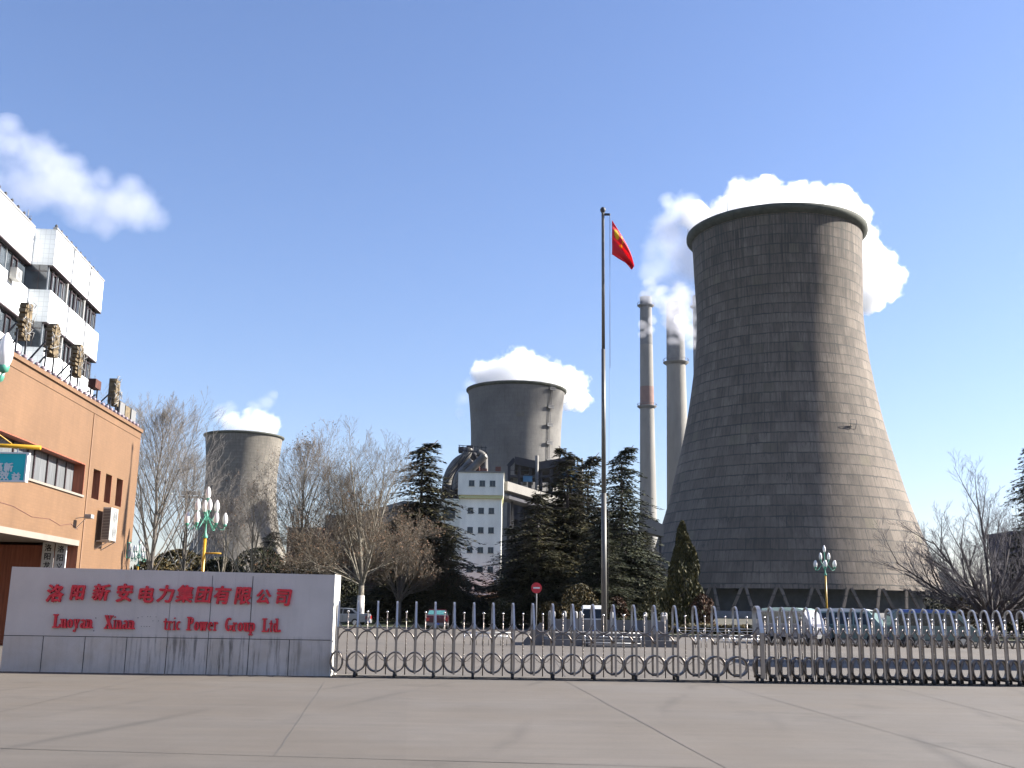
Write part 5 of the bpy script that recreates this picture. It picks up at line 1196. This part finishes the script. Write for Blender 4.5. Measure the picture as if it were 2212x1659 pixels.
# floodlight mast
ms_ = empty('floodlight_mast', (at(414, 1100, 160).x, 160, 0), 0, 'slender lattice floodlight mast between the left bare trees and the left tower', 'mast')
zt = at(414, 1075, 160).z; ztt = at(414, 1000, 160).z; mb = MB(); rw = lambda z: 1.5 - 1.0 * z / zt
cn = [(-1, -1), (1, -1), (1, 1), (-1, 1)]; z = 0; 
for (sx, sy) in cn: mb.bar((rw(0) * sx, rw(0) * sy, 0), (.5 * sx, .5 * sy, zt), .12)
k = 0
while z < zt - 1.6:
    for i in range(4):
        a, b = cn[i], cn[(i + 1) % 4]; mb.bar((rw(z) * a[0], rw(z) * a[1], z), (rw(z + 1.8) * b[0], rw(z + 1.8) * b[1], z + 1.8), .07)
    z += 1.8
mb.build('lattice', M['stack_top'], ms_)
mb = MB(); mb.box(-1.5, 1.5, -1, 1, zt, zt + .15)
for k in range(5): mb.box(-1.4 + k * .6, -1.0 + k * .6, -1.1, -.8, zt + .3, zt + .9)
mb.bar((-1.5, -1, zt + .6), (1.5, -1, zt + .6), .08); mb.build('lamp_rack', M['stack_top'], ms_)
mb = MB(); mb.bar((0, 0, zt), (0, 0, ztt), .2); mb.build('top_rod', M['stack_top'], ms_)

# ------------------------------------------------------------------ trees
def bare_tree(name, X, Y, Ht, R, label, seed, mats, trunk_h, r0, spread=.45, up=.6, levels=5, nb=(7, 5, 5, 4, 3), leaves=0, leafm=None, white=0, twr=.014, group='bare winter trees', lean=(0, 0), leafz=(0, .6), curv=.12, fork=0, scale_h=1.0):
    rnd = random.Random(seed); root = empty(name, (X, Y, 0), 0, label, 'tree', group)
    tk = MB(); lm = MB(); tw = MB(); tips = []
    def branch(p, d, L, r, lv):
        n = 5 if lv < 3 else 3; pts = [p]; rad = [r]; dd = d.copy()
        for i in range(n):
            dd = (dd + Vector((rnd.uniform(-1, 1), rnd.uniform(-1, 1), rnd.uniform(-.6, .8))) * curv + Vector((0, 0, up * .10 * (1 if lv > 0 else 0)))).normalized()
            pts.append(pts[-1] + dd * L / n); rad.append(max(r * (1 - .78 * (i + 1) / n), twr * .55))
        (lm if lv <= 1 else tw).tube(pts, rad, 6 if lv <= 1 else 3, cap=False)
        if lv >= levels - 1: tips.append(pts[-1]); tips.append(pts[-2]); return
        k = nb[min(lv, len(nb) - 1)]
        for i in range(k):
            t = .22 + .76 * (i + rnd.random()) / k; q = t * n; j_ = min(int(q), n - 1); pp = pts[j_].lerp(pts[j_ + 1], q - j_)
            ax_ = (pts[j_ + 1] - pts[j_]).normalized(); a = rnd.uniform(0, 2 * pi); o_ = ax_.orthogonal().normalized(); o_ = Matrix.Rotation(a, 3, ax_) @ o_
            nd = (ax_ * (1 - spread * .55) + o_ * spread * rnd.uniform(.7, 1.25)).normalized()
            branch(pp, nd, L * rnd.uniform(.40, .60) * (1.08 - .4 * t), max(r * (1 - .6 * t) * .5, twr), lv + 1)
    top = Vector((lean[0], lean[1], trunk_h))
    tk.tube([(0, 0, 0), (lean[0] * .4, lean[1] * .4, trunk_h * .5), top], [r0 * 1.25, r0, r0 * .9], 12)
    return root, tk, lm, tw, tips, branch, rnd, top
def finish_tree(root, tk, lm, tw, tips, rnd, barkm, limbm, twigm, white=0, leaves=0, leafm=None, lz=(0, 99), trunk_h=3, size=.13):
    t = tk.build('trunk', barkm, root)
    if white:
        mb = MB(); mb.tube([(0, 0, 0.01), (0, 0, white)], [tk_r * 1.28, tk_r * 1.17], 12); mb.build('whitewash', M['whitewash'], t)
    if lm.f: lm.build('limbs', limbm, root)
    tw.build('crown', twigm, root)
    if leaves:
        mb = MB(); tl = [p for p in tips if lz[0] <= p.z <= lz[1]]
        for k in range(leaves):
            p = rnd.choice(tl) + Vector((rnd.gauss(0, .25), rnd.gauss(0, .25), rnd.gauss(0, .22))); s = size * rnd.uniform(.6, 1.3)
            a = Vector((rnd.uniform(-1, 1), rnd.uniform(-1, 1), rnd.uniform(-1, 1))).normalized(); b = a.orthogonal().normalized(); mb.quad(p - a * s, p + b * s * .7, p + a * s, p - b * s * .7)
        mb.build('dry_leaves', leafm, root)
def plane_tree(X, Y, Ht, label, seed, n_main=6, trunk_h=3, r=.22, tilt=.25, spread=.42, white=0, leaves=0, barkm='bark_pale', twigm='twig', lz=(0, 99), low=0, twr=.014, levels=4, nb=(7, 6, 5, 4), lsize=.13, group='bare winter trees', side=0, up=.9, central=True, curv=.09, name='plane_tree', limbm=None, leader=0):
    global tk_r
    tk_r = r
    root, tk, lm, tw, tips, branch, rnd, top = bare_tree(name, X, Y, Ht, 0, label, seed, None, trunk_h, r, spread, up, levels, nb, twr=twr, group=group, curv=curv)
    if leader:
        pts = [top.copy()]; nl_ = 12; zz = trunk_h
        for i in range(nl_):
            pts.append(pts[-1] + Vector((rnd.uniform(-.1, .1), rnd.uniform(-.1, .1), (Ht * .97 - trunk_h) / nl_)))
        lm.tube(pts, [r * .9 * (1 - .93 * i / nl_) for i in range(nl_ + 1)], 7, cap=False); tips.append(pts[-1])
        for k in range(leader):
            t = (k + rnd.random()) / leader; q = t * nl_ * .97; j_ = min(int(q), nl_ - 1); p = pts[j_].lerp(pts[j_ + 1], q - j_)
            a = k * 2.4 + rnd.uniform(-.4, .4); tl = rnd.uniform(.45, .75) * (1.1 - .45 * t); L = (Ht - p.z) * .42 + Ht * tilt * .55 * sin(pi * min(1, .25 + t * .75)) * rnd.uniform(.7, 1.1)
            branch(p, Vector((sin(tl) * cos(a), sin(tl) * sin(a), cos(tl))), L, r * (.34 - .22 * t), 1)
        n_main = min(n_main, 2)
    for k in range(n_main):
        a = 2 * pi * k / n_main + rnd.uniform(-.3, .3); tl = tilt * rnd.uniform(.5, 1.4)
        if central and k == 0: tl = .03
        d = Vector((sin(tl) * cos(a) + side * .1, sin(tl) * sin(a), cos(tl)))
        z0 = trunk_h * rnd.uniform(.8, 1.0) if k else trunk_h
        branch(Vector((0, 0, z0)), d, (Ht - z0) * rnd.uniform(.78, .98) * (1 if tl < .35 else .8), r * rnd.uniform(.45, .65), 0)
    for k in range(low):
        a = rnd.uniform(0, 2 * pi); tl = rnd.uniform(.8, 1.3); branch(Vector((0, 0, trunk_h * rnd.uniform(.85, 1.35))), Vector((sin(tl) * cos(a), sin(tl) * sin(a), cos(tl))), Ht * rnd.uniform(.34, .54), r * .24, 0)
    zs_ = sorted(v[2] for v in tw.v); k = Ht / zs_[int(len(zs_) * .9985)]
    if True:
        for mb_ in (lm, tw):
            for i_, v in enumerate(mb_.v):
                z_ = trunk_h + (v[2] - trunk_h) * (Ht - trunk_h) / (Ht / k - trunk_h) if v[2] > trunk_h else v[2]
                mb_.v[i_] = (v[0] * (.5 + .5 * k), v[1] * (.5 + .5 * k), z_)
        tips = [Vector((p.x * (.5 + .5 * k), p.y * (.5 + .5 * k), trunk_h + (p.z - trunk_h) * (Ht - trunk_h) / (Ht / k - trunk_h) if p.z > trunk_h else p.z)) for p in tips]
    finish_tree(root, tk, lm, tw, tips, rnd, M[barkm], M[limbm or barkm], M[twigm], white, leaves, M['dryleaf'], lz, trunk_h, lsize)
    return root
# tall bare trees right of the orange building
plane_tree(at(328, 1200, 74).x, 74, 17.0, 'tallest bare tree beside the end of the orange building', 11, 2, 3.2, .20, .42, .46, barkm='bark_grey', levels=5, nb=(8, 7, 5, 4), twr=.010, leader=34)
plane_tree(at(398, 1200, 90).x, 90, 16.6, 'slimmer bare tree between the tallest bare tree and the left cooling tower', 12, 1, 3, .18, .34, .46, barkm='bark_grey', levels=5, nb=(8, 6, 5, 3), twr=.010, leader=30)
plane_tree(at(545, 1230, 86).x, 86, 13.6, 'bare tree with brown leaves in front of the left cooling tower', 13, 2, 2.6, .15, .40, .48, barkm='bark_pale', leaves=900, levels=5, nb=(8, 6, 5, 3), twr=.010, twigm='twig', leader=13, lsize=.06)
plane_tree(at(482, 1230, 92).x, 92, 12.8, 'thin bare tree at the left side of the left cooling tower', 14, 1, 2.4, .13, .32, .45, barkm='bark_pale', leaves=500, levels=5, nb=(7, 5, 5, 3), twr=.010, twigm='twig', leader=11, lsize=.06)
plane_tree(at(638, 1240, 88).x, 88, 17.0, 'tall narrow bare tree just right of the left cooling tower', 15, 1, 3.0, .19, .30, .46, barkm='bark_pale', leaves=1100, levels=5, nb=(8, 7, 5, 3), twr=.010, leader=36, lsize=.06)
plane_tree(at(778, 1330, 86).x, 86, 15.9, 'wide plane tree with a whitewashed trunk and brown leaves right of the granite wall', 26, 8, 3.2, .24, .34, .50, white=2.4, leaves=5200, barkm='bark_pale', low=13, levels=5, nb=(10, 7, 5, 3), twr=.010, twigm='twig_brown', lz=(0, 10.5), lsize=.07, curv=.07)
plane_tree(at(862, 1330, 90).x, 90, 9.6, 'brown-leaved winter tree in front of the leftmost tall cedar', 41, 9, 2.2, .17, .55, .5, leaves=3000, barkm='bark_grey', low=6, levels=5, nb=(8, 6, 5, 3), twigm='twig_brown', lz=(0, 12), twr=.010, lsize=.07)
plane_tree(at(690, 1330, 104).x, 104, 13.5, 'bare tree behind the end of the granite wall, left of the plane tree', 17, 6, 3, .2, .40, .5, leaves=1500, barkm='bark_pale', low=5, levels=5, nb=(7, 5, 4, 3), twigm='twig_brown', lz=(0, 8), twr=.010, lsize=.075)
plane_tree(at(2140, 1320, 62).x, 62, 10.6, 'wide dark bare tree fanning out right of the great cooling tower', 33, 15, 1.2, .30, .92, .46, barkm='bark_dark', twigm='twig_dark', levels=5, nb=(8, 6, 5, 3), twr=.008, low=7, up=.7, name='bare_tree', curv=.06)
plane_tree(at(2190, 1320, 84).x, 84, 11.6, 'dark bare tree near the right edge behind the wide one', 34, 7, 2, .2, .45, .46, barkm='bark_dark', twigm='twig_dark', levels=5, nb=(7, 5, 4, 3), twr=.009, name='bare_tree')

# cedars
def cedar_meshes(Ht, R, seed, low=.07, tip_curve=.9):
    """deodar: sparse spiky leader, then wide tiers of flat drooping sprays"""
    rnd = random.Random(seed); tk = MB(); nd = MB(); lm = MB()
    cx = lambda z: tip_curve * max(0, (z / Ht - .88) / .12) ** 2
    tk.tube([(cx(z), 0, z) for z in [Ht * k / 14 for k in range(15)]], [max(.03, Ht * .016 * (1 - k / 14.5)) for k in range(15)], 8)
    z = Ht * low; tiers = []
    while z < Ht * .985:
        t = z / Ht; tiers.append(z); z += (.29 if t < .62 else .34) * rnd.uniform(.8, 1.25)
    for z in tiers:
        t = (z / Ht - low) / (1 - low)
        prof = (1 - t) ** .75 * (.62 + .38 * (1 - t)) if t < .62 else .40 * ((1 - t) / .38) ** .8
        prof *= .80 + .42 * rnd.random(); nb_ = rnd.randint(13, 17) if t < .62 else rnd.randint(7, 9)
        for b in range(nb_):
            a = rnd.uniform(0, 2 * pi); L = R * prof * (rnd.uniform(.55, 1.18) if t < .62 else rnd.uniform(.4, 1.35)) + .22
            d = Vector((cos(a), sin(a), 0)); side = Vector((-sin(a), cos(a), 0)); rise = rnd.uniform(.04, .26) if t < .62 else rnd.uniform(.15, .5)
            p0_ = Vector((cx(z), 0, z + rnd.uniform(-.1, .1))); n = max(5, int(L / .26)); pts = []
            for i in range(n + 1):
                u = i / n; pts.append(p0_ + d * L * u + Vector((0, 0, L * (rise * u - (.30 + rise) * u * u * .85))))
            lm.tube([pts[0], pts[n // 2], pts[-1]], [.045, .028, .008], 3, cap=False)
            for i in range(1, n + 1):
                u = i / n
                if u < .25 and t < .6 and rnd.random() < .6: continue
                fan = L * .26 * sin(pi * min(1, u * .75 + .22)) + .08; m_ = max(2, min(6, int(fan / .15)))
                for s_ in (-1, 1):
                    for q in range(m_):
                        f_ = (q + rnd.random()) / m_
                        o_ = pts[i] + side * s_ * fan * f_ + Vector((0, 0, rnd.uniform(-.07, .05) - .16 * f_ * fan))
                        ln = rnd.uniform(.24, .46); dr = (side * s_ * rnd.uniform(.2, 1) + d * rnd.uniform(.35, 1) + Vector((0, 0, rnd.uniform(-.65, .08)))).normalized()
                        wv = dr.cross(Vector((rnd.uniform(-.5, .5), rnd.uniform(-.5, .5), 1))).normalized() * rnd.uniform(.042, .088)
                        nd.add([o_ - wv * .6, o_ + dr * ln * .5 - wv, o_ + dr * ln, o_ + dr * ln * .5 + wv], [(0, 1, 2, 3)])
    return tk, lm, nd
cache = {}
def cedar(X, Y, Ht, R, label, seed, rz=0, proto=0, mt='needle'):
    if proto not in cache:
        tk, lm, nd = cedar_meshes(16.0, 4.6, 50 + proto); cache[proto] = (tk, lm, nd)
        r = empty('cedar_tree', (X, Y, 0), rz); a = tk.build('trunk', M['bark_dark'], r); b = lm.build('limbs', M['bark_dark'], r); c = nd.build('crown', M[mt], r); cache[proto] = r
    else: r = copy_tree(cache[proto])
    r.location = (X, Y, 0); r.rotation_euler = (0, 0, rz); r.scale = (R / 4.6, R / 4.6, Ht / 16.0); tag(r, label, 'tree', 'dark cedar trees'); return r
cedar(at(903, 1300, 99).x, 99, 17.0, 7.4, 'dark cedar behind the plane tree, left of the pale tower building', 1, .4, 0)
cedar(at(1225, 1300, 97).x, 97, 16.4, 6.6, 'tall dark cedar in front of the boiler house', 2, 2.2, 0)
cedar(at(1270, 1300, 103).x, 103, 16.6, 5.8, 'cedar with a bent tip just left of the flagpole', 3, .2, 1)
cedar(at(1344, 1300, 88).x, 88, 15.0, 5.2, 'tall cedar with a drooping tip just right of the flagpole', 4, -.2, 2, 'needle2')
cedar(at(1160, 1300, 92).x, 92, 11.6, 5.6, 'lower dark cedar behind the no-entry sign', 5, 1.3, 1)
cedar(at(1115, 1300, 100).x, 100, 9.0, 5.2, 'low dark cedar at the right side of the pale tower building', 6, 2.9, 2)
cedar(at(1390, 1300, 96).x, 96, 8.6, 4.6, 'low wide cedar between the flagpole and the juniper', 7, 4.0, 0)
cedar(at(965, 1300, 92).x, 92, 7.6, 3.4, 'short cedar left of the foot of the pale tower building', 8, 1.0, 1)
cedar(at(1300, 1300, 84).x, 84, 8.0, 4.0, 'low cedar behind the flagpole base', 9, 5.0, 2)
cedar(at(2262, 1300, 74).x, 74, 14.2, 4.2, 'cedar cut by the right edge of the photo', 10, .6, 1, 'needle')
cedar(at(575, 1300, 110).x, 110, 9.0, 3.6, 'small dark cedar at the foot of the left cooling tower', 11, .6, 2)

def blob_tree(name, X, Y, z0, Ht, R, label, mt, seed, n=5000, shape='cone', group=None, trunk=True, leaf=.11, cat='tree'):
    rnd = random.Random(seed); root = empty(name, (X, Y, 0), 0, label, cat, group) if trunk else None
    if trunk: mb = MB(); mb.tube([(0, 0, 0), (0, 0, Ht * .8)], [.14, .04], 6); mb.build('trunk', M['bark_dark'], root)
    mb = MB()
    for k in range(n):
        t = rnd.random() ** .8; a = rnd.uniform(0, 2 * pi)
        if shape == 'cone': rr_ = R * (1 - t) ** .75 * (.55 + .45 * rnd.random() ** .5) * (1 if t > .08 else .9) + .05
        else: rr_ = R * sqrt(max(0, 1 - (2 * t - 1) ** 2)) * (.6 + .4 * rnd.random() ** .5)
        rr_ *= 1 + .22 * noise.noise(Vector((cos(a) * 1.3, sin(a) * 1.3, t * 5 + seed))) * 2
        p = Vector((rr_ * cos(a), rr_ * sin(a), z0 + (Ht - z0) * t)); s = leaf * rnd.uniform(.6, 1.5)
        u_ = Vector((rnd.uniform(-.6, .6), rnd.uniform(-.6, .6), 1 if shape == 'cone' else rnd.uniform(-1, 1))).normalized(); v_ = u_.orthogonal().normalized(); v_ = Matrix.Rotation(rnd.uniform(0, 6.3), 3, u_) @ v_
        mb.quad(p - v_ * s * .5, p + u_ * s, p + v_ * s * .5, p - u_ * s)
    if root: mb.build('crown', M[mt], root); return root
    return tag(mb.build(name, M[mt], loc=(X, Y, 0)), label, cat, group)
blob_tree('juniper_tree', at(1477, 1300, 75).x, 75, .3, at(1477, 1128, 75).z, 1.75, 'conical green juniper left of the foot of the great cooling tower', 'juniper', 1, 9000, leaf=.13)
sg2 = 'evergreen shrubs under the bare trees'
rj = random.Random(77)
descr = ['rounded olive shrub just past the end of the orange building', 'brownish shrub left of the yellow lamp pole', 'dark bush behind the yellow lamp pole', 'dark bush under the left cooling tower', 'olive bush above the granite wall, near its middle', 'dark bush left of the whitewashed plane tree', 'dark bush right of the whitewashed plane tree']
for k, (px, py, Y, R) in enumerate(((330, 1205, 96, 2.6), (385, 1188, 100, 3.0), (478, 1205, 98, 2.8), (560, 1185, 105, 3.2), (640, 1215, 100, 2.8), (715, 1235, 105, 3.0), (850, 1262, 108, 3.0))):
    z = at(px, py, Y).z; blob_tree('evergreen_shrub', at(px, 1250, Y).x, Y, 0, z, R, descr[k], 'shrubdark' if k in (2, 3, 5, 6) else 'shrub', 20 + k, 4200, 'ball', sg2, False, .16, 'shrub')
d2 = ['small round bush left of the pale tower building entrance', 'grey-green bush at the foot of the flagpole', 'reddish bush right of the flagpole', 'reddish bush right of the juniper', 'green bush left of the juniper', 'olive bush under the wide bare tree at right', 'dark bush at the right edge under the cedar', 'grey-green bush behind the no-entry sign']
for k, (px, py, Y, R, mm) in enumerate(((1082, 1295, 84, 1.0, 'shrubdark'), (1255, 1262, 80, 1.4, 'shrub'), (1330, 1290, 82, 1.0, 'shrubred'), (1515, 1285, 74, .9, 'shrubred'), (1420, 1270, 78, 1.3, 'juniper'), (2095, 1290, 66, 1.6, 'shrub'), (2190, 1270, 68, 1.6, 'shrubdark'), (1190, 1300, 82, 1.0, 'shrub'))):
    z = at(px, py, Y).z; blob_tree('round_shrub', at(px, 1300, Y).x, Y, 0, z, R, d2[k], mm, 40 + k, 1800, 'ball', 'bushes along the yard', False, .10, 'shrub')
# hedge belt: low continuous planting
def hedge(name, x0, x1, Y, h, depth, mt, n, seed):
    rnd = random.Random(seed); mb = MB()
    for k in range(n):
        x = rnd.uniform(x0, x1); hh_ = h * (1 + .3 * noise.noise(Vector((x * .25, seed, 0)))); z = hh_ * rnd.random() ** .7; p = Vector((x, Y + rnd.uniform(0, depth), z)); s = rnd.uniform(.10, .24)
        u_ = Vector((rnd.uniform(-1, 1), rnd.uniform(-1, 1), rnd.uniform(-1, 1))).normalized(); v_ = u_.orthogonal().normalized(); mb.quad(p - v_ * s * .6, p + u_ * s, p + v_ * s * .6, p - u_ * s)
    o = mb.build(name, M[mt]); tag(o, kind='stuff'); return o
tag(hedge('hedge', -62, 21, 112, 2.6, 3, 'shrubdark', 26000, 3), 'dark clipped hedge belt behind the yard lawns', 'hedge')
tag(hedge('right_hedge', 33, 66, 84, 3.0, 3, 'shrubdark', 12000, 9), 'dark hedge behind the bare tree at the right edge', 'hedge')
tag(hedge('low_hedge', 4.8, 27, 70, .7, 1.2, 'shrub', 7000, 5), 'low olive hedge along the middle lawn', 'hedge')
# ------------------------------------------------------------------ thin winter haze
hz = MB(); hz.box(-2450, 2450, -90, 3050, -1, 290)
tag(hz.build('haze', steam_mat('thin winter haze', .00003, (.86, .93, 1), .0)), 'thin pale haze over the whole plant', 'haze', kind='stuff')
